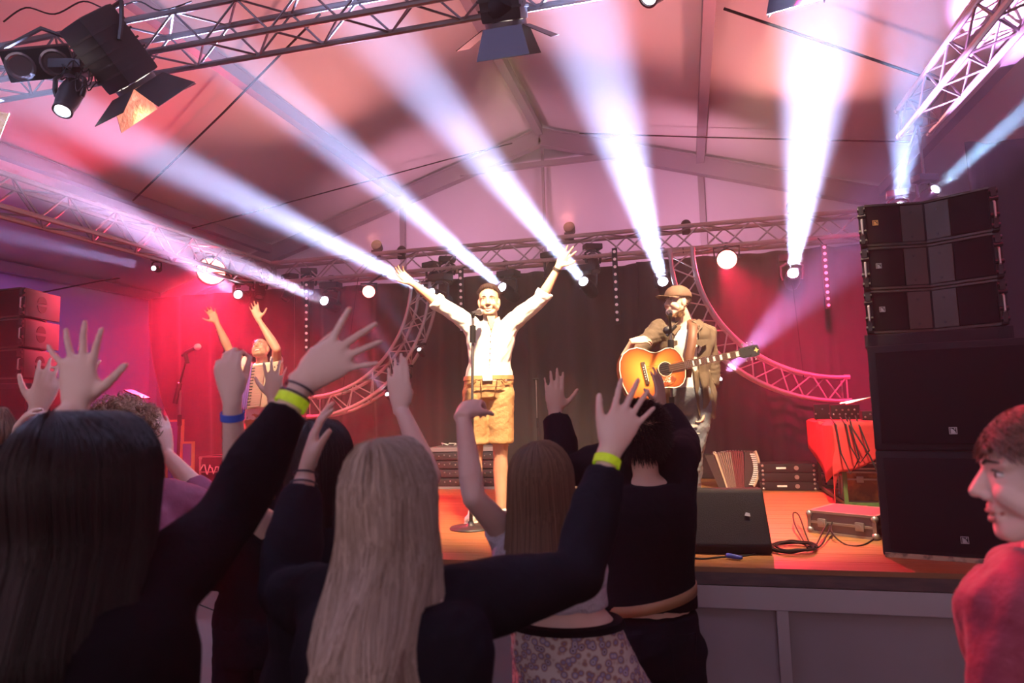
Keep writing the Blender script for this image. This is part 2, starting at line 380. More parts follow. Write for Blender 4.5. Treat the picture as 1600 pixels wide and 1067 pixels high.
def straight(a, c, up=(0, 0, 1)):
    a, c = V(a), V(c); d = (c-a).normalized(); s_ = d.cross(V(up)).normalized(); u_ = s_.cross(d)
    return lambda t: (a+(c-a)*t, s_, u_)
BY, BZ = 7.6, 3.52
truss('long horizontal aluminium truss spanning the back of the stage above the black drape', straight((-5.1, BY, BZ), (2.9, BY, BZ)), 30, .25)
truss('aluminium side truss on the left running from the back corner towards the camera', straight((-5.12, -0.5, BZ), (-5.12, BY, BZ)), 32, .26)
FTY, FTZ = 3.5, 4.125
truss('dark front truss high at the upper left carrying the big lamps', straight((-4.75, FTY, FTZ), (2.0, FTY, FTZ)), 30, .235, r=.019, m='truss_dark')
truss('aluminium side truss at the upper right rising out of the picture', straight((2.07, -0.2, 4.153), (2.07, 6.5, 4.153)), 28, .235)
# curved quarter-circle decorative trusses
def arc(C, r, a0, a1, y, size):
    def f(t):
        a = a0+(a1-a0)*t; rad = V((cos(a), 0, sin(a))); return (V((C[0], y, C[1]))+rad*r, rad, V((0, 1, 0)))
    return f
AY = 7.05
pa = PY(1073, 395, AY); pb = PY(1320, 610, AY)
truss('curved quarter-circle truss behind the guitarist, ending low on the right', arc((pb.x, pa.z), (abs(pb.x-pa.x)+abs(pa.z-pb.z))/2+.02, pi, 1.5*pi, AY, .2), 14, .22, m='alu', name='curved_truss', r=.02)
b_ = MB()
pc = PY(655, 440, AY); pd = PY(492, 638, AY)
truss('curved quarter-circle truss left of the singer, bending down behind the raised hands', arc((pd.x, pc.z), (abs(pd.x-pc.x)+abs(pc.z-pd.z))/2+.02, 0, -.5*pi, AY, .2), 14, .22, m='alu', name='curved_truss', r=.02)
for o_ in [o for o in bpy.data.objects if o.name.startswith('curved_truss')]:
    rt = 'behind the guitarist' in o_['label']; Cx, Cz = (pb.x, pa.z) if rt else (pd.x, pc.z); rr_ = ((abs(pb.x-pa.x)+abs(pa.z-pb.z))/2 if rt else (abs(pd.x-pc.x)+abs(pc.z-pd.z))/2)
    for a_ in ((pi, 1.42*pi) if rt else (0, -.42*pi)): pp = V((Cx+rr_*cos(a_), AY, Cz+rr_*sin(a_))); bb = MB(); bb.cyl(pp, (pp.x, 7.5, 3.42), .004, n=5); bb.build('hanging_wire', 'cable', o_)
# short ladder truss piece above the right arc
q = PY(1072, 402, AY)
for i, sx in enumerate((-.11, .11)):
    pass
# ---------------------------------------------------------------- drapes
def drape(label, x0, x1, y, z0, z1, pleat, m='curtain', edge=None, seed=0, amp=.05, axis='x', group='black stage drapes'):
    rnd = random.Random(seed); ph = [rnd.uniform(0, 6.28) for _ in range(4)]
    n = int((abs(x1-x0))/.028)
    def f(u, v):
        z = z0+(z1-z0)*v; xx = x0+(x1-x0)*u
        if edge: xx = x0+edge(v)+(x1-x0-edge(v))*u
        k = 1-.35*v
        d = amp*k*(sin(xx*pleat+ph[0])+.5*sin(xx*pleat*1.73+ph[1]+.6*sin(v*3))+.3*sin(xx*pleat*.41+ph[2]))+.03*sin(v*5+xx*3)*k
        return V((xx, y+d, z)) if axis == 'x' else V((y+d, xx, z))
    bb = MB(); bb.grid(f, n, 24); o = bb.build('stage_drape', m, None, True, base=(f(0.5, 0)), thick=.008)
    return tag(o, label, 'curtain', group)
DY = 7.8
xa = PY(300, 700, DY).x; xb = PY(655, 500, DY).x; xc = PY(1075, 500, DY).x
drape('tall black drape at the far left, slanting left edge, glowing red', PY(228, 470, DY).x, PY(462, 500, DY).x, DY, DECK, 3.38, 14, seed=1,
      edge=lambda v: (xa-PY(228, 470, DY).x)*(1-min(1, v*1.15))**1.4, amp=.035)
drape('wide black drape hanging behind the singer beneath the back truss', PY(460, 500, DY).x, PY(1000, 500, DY).x, DY+.02, DECK, 3.34, 16, seed=2)
drape('black drape behind the guitarist hanging down beside the flight cases', PY(998, 500, DY).x, 3.3, DY, DECK, 3.36, 15, seed=3)
drape('dark masking drape on the right side, beyond the tall speaker stack', 3.7, 6.4, 3.6, DECK, 3.95, 13, seed=4, axis='y')
drape('dark masking drape closing the right back corner behind the speaker stack', 2.46, 3.95, 6.6, DECK, 3.93, 13, seed=5)
# ---------------------------------------------------------------- lamps
def clampup(bb, p, ztop):
    e = V(ztop) if hasattr(ztop, '__len__') else V((p[0], p[1], ztop))
    bb.cyl(p, e, .012, n=6); bb.lathe([(.02, -.02), (.034, -.02), (.034, .03), (.02, .03)], e, (1, 0, 0), 10)
def moving_head(p, d, label, lens='lens_beam', s=1.0, ztop=None, group='moving head beam lamps on the back truss', upright=False):
    """p = lens centre, d = aim"""
    p, d = V(p), V(d).normalized(); back = p-d*.17*s; sg = -1 if upright else 1
    T = thing('moving_head_lamp', label, 'stage lamp', back, group)
    F = frame(d, V((0, 0, 1)).cross(d)); ax = F.col[0]
    bb = MB(); bb.lathe([(.03*s, -.17*s), (.075*s, -.15*s), (.09*s, -.06*s), (.085*s, .06*s), (.07*s, .16*s), (.062*s, .165*s)], back, d, 18, x=ax); bb.build('head', 'plastic', T)
    bb = MB(); bb.lathe([(.066*s, .15*s), (.075*s, .15*s), (.075*s, .185*s), (.060*s, .185*s)], back, d, 18, ring=True); bb.build('lens_ring', 'black', T)
    bb = MB(); bb.lathe([(.0001, .186*s), (.03*s, .184*s), (.056*s, .172*s)], back, d, 18); bb.build('lens', lens, T)
    hx = V((ax.x, ax.y, 0)).normalized(); top = back+V((0, 0, sg*.19*s)); bb = MB()
    for q in (-1, 1):
        bb.tube([back+hx*(q*.10*s), back+hx*(q*.115*s)+V((0, 0, sg*.05*s)), back+hx*(q*.115*s)+V((0, 0, sg*.15*s)), top+hx*(q*.05*s)], .02*s, 6)
    bb.box(top, (.09*s, .09*s, .03*s)); bb.build('yoke', 'black', T)
    bb = MB(); Q = Matrix((hx, V((0, 0, 1)).cross(hx), V((0, 0, 1)))).transposed()
    bb.box(top+V((0, 0, sg*.055*s)), (.26*s, .18*s, .08*s), Q=Q, bev=.01); bb.build('base', 'plastic', T)
    if ztop is not None:
        bb = MB(); clampup(bb, top+V((0, 0, sg*.09*s)), ztop); bb.build('clamp', 'alu_dark', T)
    return T
BL = {'a': 'beam lamp just right of the singer\'s raised hand, under the back truss', 'b': 'bright beam lamp directly behind the singer\'s head',
      'c': 'beam lamp behind the singer\'s outstretched arm on the left', 'd': 'bright beam lamp below the truss between the left drape and the singer',
      'e': 'faint violet beam lamp furthest left, above the left tent side', 'f': 'small beam lamp just below the big red glowing lamp',
      'g': 'dazzling beam lamp above the guitarist\'s cap', 'h': 'dazzling beam lamp right of the guitarist, beam rising straight up',
      'i': 'blue beam lamp hidden behind the top of the right speaker stack', 'j': 'pale blue beam lamp at the far right above the speaker stack'}
for n, a, b, pw, c, ang in BEAMS:
    s = PY(*a); e = P(*b); hi = n in 'ij'
    moving_head(s, e-s, BL[n], ztop=(s.x, 7.5, BZ-.12) if n not in 'efij' else ((-4.99, s.y, BZ-.14) if n in 'ef' else (2.0, s.y, 4.03)), s={'e': .5, 'i': .66, 'j': .66}.get(n, .9), lens='lens_beam' if n not in 'ef' else 'lens_small')
    if hi or n in 'ef':
        pass
# stand for the two rear right lamps
b = MB()
for n, a, bb_, pw, c, ang in BEAMS:
    if n in 'ij': s = PY(*a)
for i, (a, c) in enumerate([((655, 546), (600, 470)), ((605, 616), (560, 560)), ((634, 581), (585, 520)), ((1125, 592), (1165, 500))]):
    s = PY(a[0], a[1], 7.0); e = PY(c[0], c[1], 6.2)
    moving_head(s, e-s, ['little beam lamp highest on the left curved truss', 'little beam lamp lowest on the left curved truss', 'middle little beam lamp on the left curved truss', 'little beam lamp on the right curved truss beside the guitarist'][i], lens='lens_small', s=.38, group='small beam lamps on the curved trusses')
def par(p, label, m='lens_red', s=1.0, ztop=None):
    p = V(p); T = thing('led_par_lamp', label, 'stage lamp', p, 'red wash lamps at the back'); d = (V((p.x*.6, 3.6, 1.6))-p).normalized()
    bb = MB(); bb.lathe([(.05*s, -.16*s), (.09*s, -.14*s), (.11*s, -.02*s), (.11*s, .02*s), (.1*s, .02*s), (.1*s, 0)], p-d*.02, d, 20); bb.build('housing', 'plastic', T)
    bb = MB(); bb.lathe([(.0001, .010), (.098*s, .006)], p-d*.02, d, 20)
    bb.build('lens', m, T)
    bb = MB()
    F = frame(d, V((0, 0, 1)).cross(d)); ax = F.col[0]
    bb.tube([p-d*.08*s+ax*.12*s, p-d*.08*s+ax*.13*s+V((0, 0, .12*s)), p-d*.08*s-ax*.13*s+V((0, 0, .12*s)), p-d*.08*s-ax*.12*s], .012, 6)
    if ztop: clampup(bb, p-d*.08*s+V((0, 0, .12*s)), (p.x, 7.5, ztop))
    bb.build('bracket', 'black', T)
par(PY(330, 424, 7.0), 'red wash lamp on the far left, brightest with a wide glow', s=1.6, ztop=3.4)
par(PY(576, 456, 7.1), 'small red wash lamp between the left drape and the curved truss', s=.7, ztop=3.4)
par(PY(1136, 406, 7.3), 'red wash lamp above right of the guitarist under the back truss', s=1.0, ztop=3.4)
for (a, e, pw, ang, c), lab in zip(ADDED_WASH, ['red wash lamp on the front truss aimed at the left drape', 'red wash lamp on the front truss aimed at the right drape', 'violet wash lamp under the left side truss aimed at the tent side', 'red wash lamp at the right end of the front truss aimed down at the planks', 'red wash lamp on the front truss aimed out at the crowd on the right']):
    a, e = V(a), V(e); dd = (e-a).normalized(); T = thing('led_par_lamp', lab, 'stage lamp', a, 'wash lamps on the trusses'); bb = MB(); bb.lathe([(.05, -.16), (.09, -.14), (.11, -.04), (.11, -.012)], a, dd, 20); bb.build('housing', 'plastic', T)
    bb = MB(); bb.tube([a-dd*.08+V((0, 0, .1)), (a.x, a.y, FTZ-.13 if a.y > 3 else BZ-.13)], .012); bb.build('bracket', 'black', T)
for i, u in enumerate(ADDED_UP):
    u = V(u); T = thing('led_par_lamp', ['pink roof wash lamp standing on the left part of the back truss', 'pink roof wash lamp standing on the middle of the back truss', 'pink roof wash lamp standing on the right part of the back truss'][i], 'stage lamp', u, 'roof wash lamps on the back truss')
    dd = (V((u.x*.7-.5, 3.2, 5.4))-u).normalized(); bb = MB(); bb.lathe([(.03, -.14), (.055, -.12), (.065, -.04), (.065, -.012)], u, dd, 18); bb.build('housing', 'plastic', T); bb = MB(); bb.box(u+V((0, 0, -.12)), (.1, .06, .08)); bb.build('foot', 'black', T)
for i, gx in enumerate((-3.3, .1)):
    u = V((gx, 7.72, 3.73)); T = thing('led_par_lamp', ['small lamp on the back truss aimed at the left half of the gable', 'small lamp on the back truss aimed at the right half of the gable'][i], 'stage lamp', u, 'gable wash lamps')
    bb = MB(); bb.lathe([(.03, -.10), (.05, -.08), (.055, -.03), (.055, -.015)], u, (0, .85, .5), 18); bb.build('housing', 'plastic', T); bb = MB(); bb.box(u+V((0, -.03, -.09)), (.09, .05, .07)); bb.build('foot', 'black', T)
# idle lamps on the back truss (dark shapes)
for i, (x_, y_) in enumerate([(405, 408), (445, 436), (482, 434), (667, 425), (700, 420), (855, 432), (930, 408)]):
    s = PY(x_, y_, 7.45); s.z = 3.22-.05*(i % 2)
    moving_head(s, (.3*(-1)**i, -.6, -1), ['unlit lamp under the truss at the left corner', 'unlit lamp hanging right of the left corner of the truss', 'unlit lamp above the left string of small round lights', 'unlit lamp above the left curved truss', 'unlit lamp just right of the left curved truss',
                'unlit lamp under the truss between the singer\'s head and raised hand', 'unlit lamp under the truss right of the raised hand'][i], lens='glass_off', s=.75, ztop=3.42, group='unlit lamps under the back truss')
# hanging strips of small round lights
M['strip_lens'] = mat('strip_lens', (.8, .7, .75), .15, emit=((1, .75, .8), .15))
for (x0_, y0_, x1_, y1_, yy, lab) in [(480, 440, 480, 548, 7.3, 'hanging strip of small round lights on the left by the red drape'), (720, 420, 722, 520, 7.3, 'hanging strip of small round lights just left of the singer\'s head'),
                     (960, 388, 966, 506, 7.2, 'hanging strip of small round lights between singer and guitarist'), (1287, 382, 1296, 482, 7.2, 'hanging strip of small round lights at the right of the drape')]:
    a = PY(x0_, y0_, yy); c = PY(x1_, y1_, yy); c.x = a.x; T = thing('led_strip', lab, 'stage light', c, 'hanging strips of round lights'); n = 10
    bb = MB(); bb.box((a+c)/2, (.055, .03, (a-c).length), bev=.004); bb.build('backplate', 'plastic', T)
    for i in range(n):
        p = c+(a-c)*((i+.5)/n); bb = MB(); bb.lathe([(.0155, 0), (.0165, .010), (.011, .012), (.0001, .007)], p+V((0, -.015, 0)), (0, -1, 0), 12); bb.build('light', 'strip_lens', T)
    bb = MB(); bb.tube([a, (a.x, 7.48, 3.40)], .006); bb.build('hook', 'black', T)
# fresnel with barn doors
def fresnel(p, d, label, up=(0, 0, 1), s=1.0, foil=-1, flaps=(50, 50, 50, 50), ztop=None, lensm='lens_warm', cols=('black',)*4, long=1.0):
    p, d = V(p), V(d).normalized(); T = thing('barn_door_lamp', label, 'stage lamp', p, 'lamps with barn doors on the front truss')
    F = frame(d, V(up).cross(d)); X, Y = F.col[0].copy(), F.col[1].copy(); w_ = .13*s; L_ = .38*s*long
    bb = MB(); bb.box(p-d*(L_/2), (2*w_, 2*w_, L_), Q=F, bev=.03*s)
    for i in range(5):                       # cooling ribs
        bb.box(p-d*(L_*(.2+.14*i)), (2*w_+.012, 2*w_+.012, .012), Q=F)
    bb.build('housing', 'black', T)
    bb = MB(); bb.lathe([(w_*.95, 0), (w_*1.02, .0), (w_*1.02, .03*s), (w_*.9, .03*s)], p, d, 24, ring=True); bb.build('front_ring', 'alu_dark', T)
    bb = MB(); bb.lathe([(.0001, .03*s), (w_*.5, .02*s), (w_*.88, .004*s)], p, d, 24); bb.build('lens', lensm, T)
    for i, (a_, b_) in enumerate([(X, Y), (Y, X), (-X, Y), (-Y, X)]):
        an = R(flaps[i]); dirv = a_*sin(an)+d*cos(an); o_ = p+d*.03*s+a_*w_; h_ = .2*s
        bb = MB(); bb.prism([(-w_*.95, 0), (w_*.95, 0), (w_*1.3, h_), (-w_*1.3, h_)], o_, b_, dirv, .004)
        bb.build('barn_door', 'gold_foil' if i == foil else cols[i], T, False)
    bb = MB(); c_ = p-d*L_*.55; hx = V((X.x, X.y, 0)).normalized() if V((X.x, X.y, 0)).length > .1 else X
    bb.tube([c_+X*(w_+.01), c_+X*(w_+.03)+V((0, 0, .1*s)), c_+X*(w_+.02)+V((0, 0, .24*s)), c_-X*(w_+.02)+V((0, 0, .24*s)), c_-X*(w_+.03)+V((0, 0, .1*s)), c_-X*(w_+.01)], .014*s, 6)
    if ztop: clampup(bb, c_+V((0, 0, .24*s)), ztop)
    bb.build('yoke', 'black', T); return T
M['flap_blue'] = mat('grey_blue_flap', (.10, .11, .16), .4, .3)
fy = FTY+.05
# centre top: seen from behind/below, aimed at the stage
p = LAMP_C
fresnel(p, (.0, .42, -.72), 'barn-door lamp at the top centre, hanging above the singer', s=KF, flaps=(62, 22, 62, 30), cols=('black', 'flap_blue', 'black', 'flap_blue'), ztop=None)
p = LAMP_R
fresnel(p, (.1, .42, -.72), 'barn-door lamp at the top right, only its lower flap in view', s=KF, flaps=(10, 22, 10, 30), cols=('black', 'flap_blue', 'black', 'flap_blue'))
p = LAMP_L
fresnel(p, P(262, 190, 4.33)-P(185, 90, 4.1), 'large black barn-door lamp hanging from the left end of the front truss', s=1.1*KF, foil=0, flaps=(26, 40, 48, 70), long=1.1)
p = P(-62, 178, 4.1)
fresnel(p, (.9, -.1, -.5), 'barn-door lamp at the left edge, only a tip in view', s=.7, foil=0, flaps=(30, 40, 40, 40))
# twin-lens blinder and the lit moving head on the left
c = P(62, 98, 4.14); T = thing('twin_blinder_lamp', 'black box lamp with two round lenses, unlit, at the upper left', 'stage lamp', c)
d = (P(50, 130, 3.64)-c).normalized(); F = frame(d, (_r.x, _r.y, 0)); bb = MB(); bb.box(c, (.36, .18, .11), Q=F, bev=.015); bb.build('housing', 'plastic', T)
for q in (-1, 1):
    bb = MB(); bb.lathe([(.075, .057), (.080, .064), (.068, .068), (.043, .043), (.0001, .03)], c+F @ V((q*.09-.008, 0, 0)), d, 20); bb.build('lens', 'glass_off', T)
bb = MB(); bb.tube([c+F @ V((.17, 0, 0)), c+F @ V((.21, 0, -.05))+V((0, 0, .1)), c+V((0, 0, .22)), c+F @ V((-.21, 0, -.05))+V((0, 0, .1)), c+F @ V((-.17, 0, 0))], .014, 6); bb.build('bracket', 'black', T)
c = P(98, 172, 4.07)
moving_head(c, (.15, -.5, -1), 'moving head lamp at the upper left with its bright lens pointing down', s=.74, group='front truss moving heads', ztop=None)
spot('beam_light', c+V((.02, -.04, -.12)), P(112, 330, 4.0), 260, (.6, .6, 1), 22, .8, .04)
M['alu2'] = mat('bright_lamp_face', (.7, .7, .75), .15, .9, emit=((.9, .9, 1), .6))
c = P(1014, -6, 3.6); moving_head(c, P(950, 50, 3.4)-c, 'moving head lamp at the top right of centre, its rim just in view', s=.78, group='front truss moving heads', lens='lens_small')
spot('beam_light', c+(P(950, 50, 3.4)-c).normalized()*.18, P(900, 90, 3.3), 200, (.6, .6, 1), 22, .9, .04)
# cable tangle on the front truss
rr = random.Random(5); pts = []
for i in range(6):
    x_ = 88+i*9; y_ = 108+i*5
    for k in (range(9) if i % 2 == 0 else range(8, -1, -1)): pts.append(P(x_+k*7+rr.uniform(-5, 5), y_+rr.uniform(-12, 14)+(k-4)**2*.9-12, 4.04+rr.uniform(-.05, .05)))
rope('lamp_cable', smooth(pts, 3), .004, 'tangled black cable between the lamps at the left end of the front truss')
rope('lamp_cable', smooth([P(300, 2, 4.2), P(250, 16, 4.15), P(215, 2, 4.2), P(170, 14, 4.12), P(130, 2, 4.2), P(85, 22, 4.12), P(40, 12, 4.2), P(5, 34, 4.15)]), .005, 'black cable looping loosely along the top left truss')
# ---------------------------------------------------------------- right speaker stack
def axes(deg): a = R(deg); return V((cos(a), sin(a), 0)), V((-sin(a), cos(a), 0))
def PPl(px, py, O, n): d = ray(px, py); return CP+d*((V(O)-CP).dot(n)/d.dot(n))
ex, ey = axes(-14.5); O = PZ(1380, 863, DECK+.02)
def logo(T, o, X, s, m, par_):
    Z = V((0, 0, 1)); n = X.cross(Z)
    bb = MB(); e = s*.09
    for (a, b2, w2, h2) in [(0, 0, s, e), (0, s-e, s, e), (0, 0, e, s), (s-e, 0, e, s)]:
        bb.prism([(a, b2), (a+w2, b2), (a+w2, b2+h2), (a, b2+h2)], o, X, Z, .003)
    pts = [(s*.2, s*.15), (s*.85, s*.15)]+[(s*.85-s*.65*sin(t), s*.15+.0+s*.6*(1-0)*cos(t)) for t in (0.25, .6, .95, 1.25)]
    bb.prism([(s*.2, s*.12), (s*.85, s*.12), (s*.72, s*.45), (s*.5, s*.7), (s*.2, s*.85)], o, X, Z, .003)
    bb.cyl(o+X*(s*.72)+Z*(s*.75), o+X*(s*.72)+Z*(s*.75)+n*.004, s*.1, n=10)
    bb.build('maker_badge', m, par_, False)
M['badge'] = mat('silver_badge', (.38, .38, .42), .35, .5); M['badge_gold'] = mat('gold_badge', (.85, .5, .18), .35, .5)
def sub(o, ex, ey, w, h, dp, label, badge=None, group=None):
    Z = V((0, 0, 1)); T = thing('subwoofer', label, 'speaker', o+ex*w/2+ey*dp/2, group); Q = Matrix((ex, ey, Z)).transposed(); c = o+ex*w/2+ey*dp/2+Z*h/2
    bb = MB(); bb.box(c, (w, dp, h), Q=Q, bev=.012); bb.build('cabinet', 'cab', T)
    bb = MB(); bb.box(o+ex*w/2+Z*h/2-ey*.006, (w-.07, .02, h-.07), Q=Q, bev=.008); g_ = bb.build('front_grille', 'grille', T)
    if badge: logo(T, badge-ey*.02, ex, .035, 'badge', g_)
    for q in (-1, 1): bb = MB(); bb.box(c+ex*(q*w/2)+Z*.05, (.012, .26, .14), Q=Q, bev=.004); bb.build('side_handle', 'plastic', T)
    return T
n_ = -ey
SH = (PPl(1371, 699, O, ey)-O).z; SH2 = (PPl(1358, 536, O, ey)-O).z-SH
SW = 1.30
bd = MB(); Q = Matrix((ex, ey, V((0, 0, 1)))).transposed(); bd.box(O+ex*.32+ey*.35-V((0, 0, .008)), (.62, .74, .022), Q=Q)
M['ply'] = mat('worn_plywood', (.42, .34, .24), .7, noise=(14, (.12, .09, .07), .5, .62, (1, 1, 1)))
tag(bd.build('plywood_board', 'ply', None, False, base=O), 'paint-flecked plywood board under the right speaker stack', 'board')
OB = V((O.x, O.y, DECK+.006))
sub(OB, ex, ey, SW, SH-.004, .7, 'big black subwoofer standing on the plywood board, lowest of the right stack', PPl(1501, 848, OB, ey), 'right stack subwoofers')
O2 = OB+V((0, 0, SH)); sub(O2, ex, ey, SW, SH2-.004, .7, 'big black subwoofer on top of the lower one in the right stack', PPl(1483, 678, OB, ey), 'right stack subwoofers')
O3 = O2+V((0, 0, SH2)); back = .22
OF = O3+ey*back
lx = (PPl(1352, 480, OF, ey)-OF).dot(ex); rx = (PPl(1572, 450, OF, ey)-OF).dot(ex); LW = rx-lx
zb = (PPl(1357, 522, OF, ey)-OF).z; zt = (PPl(1345, 320, OF, ey)-OF).z; EH = (zt-zb)/3
O3f = OF+ex*lx
T = thing('bumper_frame', 'black steel frame carrying the three line array boxes on the subwoofers', 'frame', O3f+ex*LW/2)
bb = MB(); bb.box(O3f+ex*LW/2+ey*.02+V((0, 0, zb*.5)), (LW*1.02, .05, zb*.85), Q=Q, bev=.006); bb.box(O3f+ex*LW/2+ey*.4+V((0, 0, zb*.5)), (LW*1.02, .05, zb*.85), Q=Q)
for q in (0, LW): bb.box(O3f+ex*q+ey*.21+V((0, 0, zb*.5)), (.03, .42, zb*.85), Q=Q)
bb.build('steel_frame', 'cab', T, False)
def array_box(o, ex, ey, w, h, dp, label, group, badge=None, bm='badge', holes=0, vd=.11):
    """o = lower left front corner; concave V front"""
    Z = V((0, 0, 1)); T = thing('line_array_speaker', label, 'speaker', o+ex*w/2+ey*dp/2, group); nrm = ex.cross(Z)
    sh = .035                                   # end-plate strips
    bb = MB(); pts = [(sh, 0), (w*.44, vd), (w*.56, vd), (w-sh, 0), (w-sh, dp*.6), (w*.86, dp), (w*.14, dp), (sh, dp*.6)]
    bb.prism(pts, o+Z*.006, ex, ey, h-.012)
    bb.build('cabinet', 'cab', T, False)
    # curved top and bottom lips
    for zz in (.0, h-.012):
        bb = MB(); lp = [(sh, -.012), (w*.28, vd*.52-.012), (w*.42, vd*.86-.012), (w*.5, vd-.008), (w*.58, vd*.86-.012), (w*.72, vd*.52-.012), (w-sh, -.012), (w-sh, .02), (w*.5, vd+.03), (sh, .02)]
        bb.prism(lp, o+Z*zz, ex, ey, .012); bb.build('front_lip', 'cab_fin', T, False)
    for i, (u0, u1, m_) in enumerate([(sh/w+.01, .315, 'grille'), (.325, .492, 'cab_fin'), (.508, .675, 'cab_fin'), (.685, 1-sh/w-.01, 'grille')]):
        dv = lambda u: vd*(min(u, 1-u)-sh/w)/(.5-sh/w)
        a = o+ex*(u0*w)+ey*(dv(u0)-.006)+Z*.018; c2 = o+ex*(u1*w)+ey*(dv(u1)-.006)+Z*.018
        X = (c2-a).normalized(); L_ = (c2-a).length; bb = MB(); bb.prism([(0, 0), (L_, 0), (L_, h-.036), (0, h-.036)], a, X, Z, -.012)
        g_ = bb.build('front_grille' if m_ == 'grille' else 'fin_panel', m_, T, False)
        if m_ == 'cab_fin':
            bb = MB(); nn = X.cross(Z)
            for zz in (.045, h-.06): bb.cyl(a+X*L_*.45+Z*(zz-.018), a+X*L_*.45+Z*(zz-.018)+nn*.004, .007, n=8)
            bb.build('screws', 'black', g_)
        if i == 0 and badge: logo(T, a+X*L_*.17+Z*(h*.42)+X.cross(Z)*.001, X, .03, bm, g_)
    for q, xx in ((-1, sh/2), (1, w-sh/2)):    # rigging plates
        bb = MB(); Q = Matrix((ex, ey, Z)).transposed(); bb.box(o+ex*xx+ey*.09+Z*h/2, (sh, .2, h*.97), Q=Q, bev=.004)
        for zz in (.03, h*.35, h*.72, h-.03): bb.cyl(o+ex*(xx-.02)+ey*(-.02)+Z*zz, o+ex*(xx+.02)+ey*(-.02)+Z*zz, .012, n=8)
        bb.box(o+ex*xx-ey*.018+Z*(h*.16), (.02, .03, .05), Q=Q); bb.box(o+ex*xx-ey*.018+Z*(h*.85), (.024, .03, .045), Q=Q)
        r_ = bb.build('rigging_plate', 'plastic', T)
        bb = MB(); bb.tube([o+ex*xx-ey*.012+Z*h*.25, o+ex*xx-ey*.034+Z*h*.3, o+ex*xx-ey*.034+Z*h*.62, o+ex*xx-ey*.012+Z*h*.67], .006); bb.build('pull_handle', 'alu', r_)
        if holes:
            bb = MB()
            for zz, a0 in ((h*.56, 0), (h*.46, pi)):
                pts = [(.055*cos(a0+pi*k/10), .055*sin(a0+pi*k/10)) for k in range(11)]
                bb.prism(pts, o+ex*(w-.001 if q > 0 else 0)+ey*(dp*.45)+Z*zz, ey, Z, .005 if q > 0 else -.005)
            bb.build('handle_recess', 'black', T, False)
    if holes:
        bb = MB(); bb.box(o+ex*(w-.02)+ey*dp*.5+Z*h/2, (.04, dp*.98, h*.94), Q=Matrix((ex, ey, Z)).transposed(), bev=.004); bb.build('side_panel', 'cab_side', T)
    return T
M['cab_side'] = mat('speaker_side_paint', (.16, .15, .17), .5)
for i in range(3):
    array_box(O3f+V((0, 0, zb+EH*i)), ex, ey, LW, EH-.006, .42, ['line array speaker, lowest of the three on the right stack', 'line array speaker in the middle of the right stack', 'line array speaker on top of the right stack with a gold badge'][i], 'right stack line array speakers', True, 'badge_gold' if i == 2 else 'badge')
# ---------------------------------------------------------------- left speaker stack
ex2, ey2 = axes(15); t0 = 5.35
c_top = P(41, 447, t0); c_bot = P(36, 594, t0); EH2 = (c_top.z-c_bot.z)/3.05
for i in range(3):
    array_box(V((c_top.x, c_top.y, c_top.z-EH2*(i+1)))-ex2*.78, ex2, ey2, .78, EH2-.008, .42, ['line array speaker on top of the left stack at the picture edge', 'line array speaker in the middle of the left stack', 'line array speaker lowest of the three on the left stack'][i], 'left stack line array speakers', holes=1)
zb2 = c_top.z-EH2*3-.04; base2 = V((c_top.x, c_top.y, 0))-ex2*.95-ey2*.12
sub(V((base2.x, base2.y, DECK)), ex2, ey2, 1.1, (zb2-DECK)/2-.006, .7, 'black subwoofer standing on the deck, lower one of the left stack', group='left stack subwoofers')
sub(V((base2.x, base2.y, DECK+(zb2-DECK)/2)), ex2, ey2, 1.1, (zb2-DECK)/2-.006, .7, 'black subwoofer under the left line array, upper one of the left stack', group='left stack subwoofers')
bb = MB(); bb.box(V((c_top.x, c_top.y, zb2+.018))-ex2*.39+ey2*.2, (.78, .44, .034), Q=Matrix((ex2, ey2, V((0, 0, 1)))).transposed()); tag(bb.build('bumper_frame', 'cab', None, False, base=V((c_top.x, c_top.y, zb2))), 'black steel frame under the left line array speakers', 'frame')
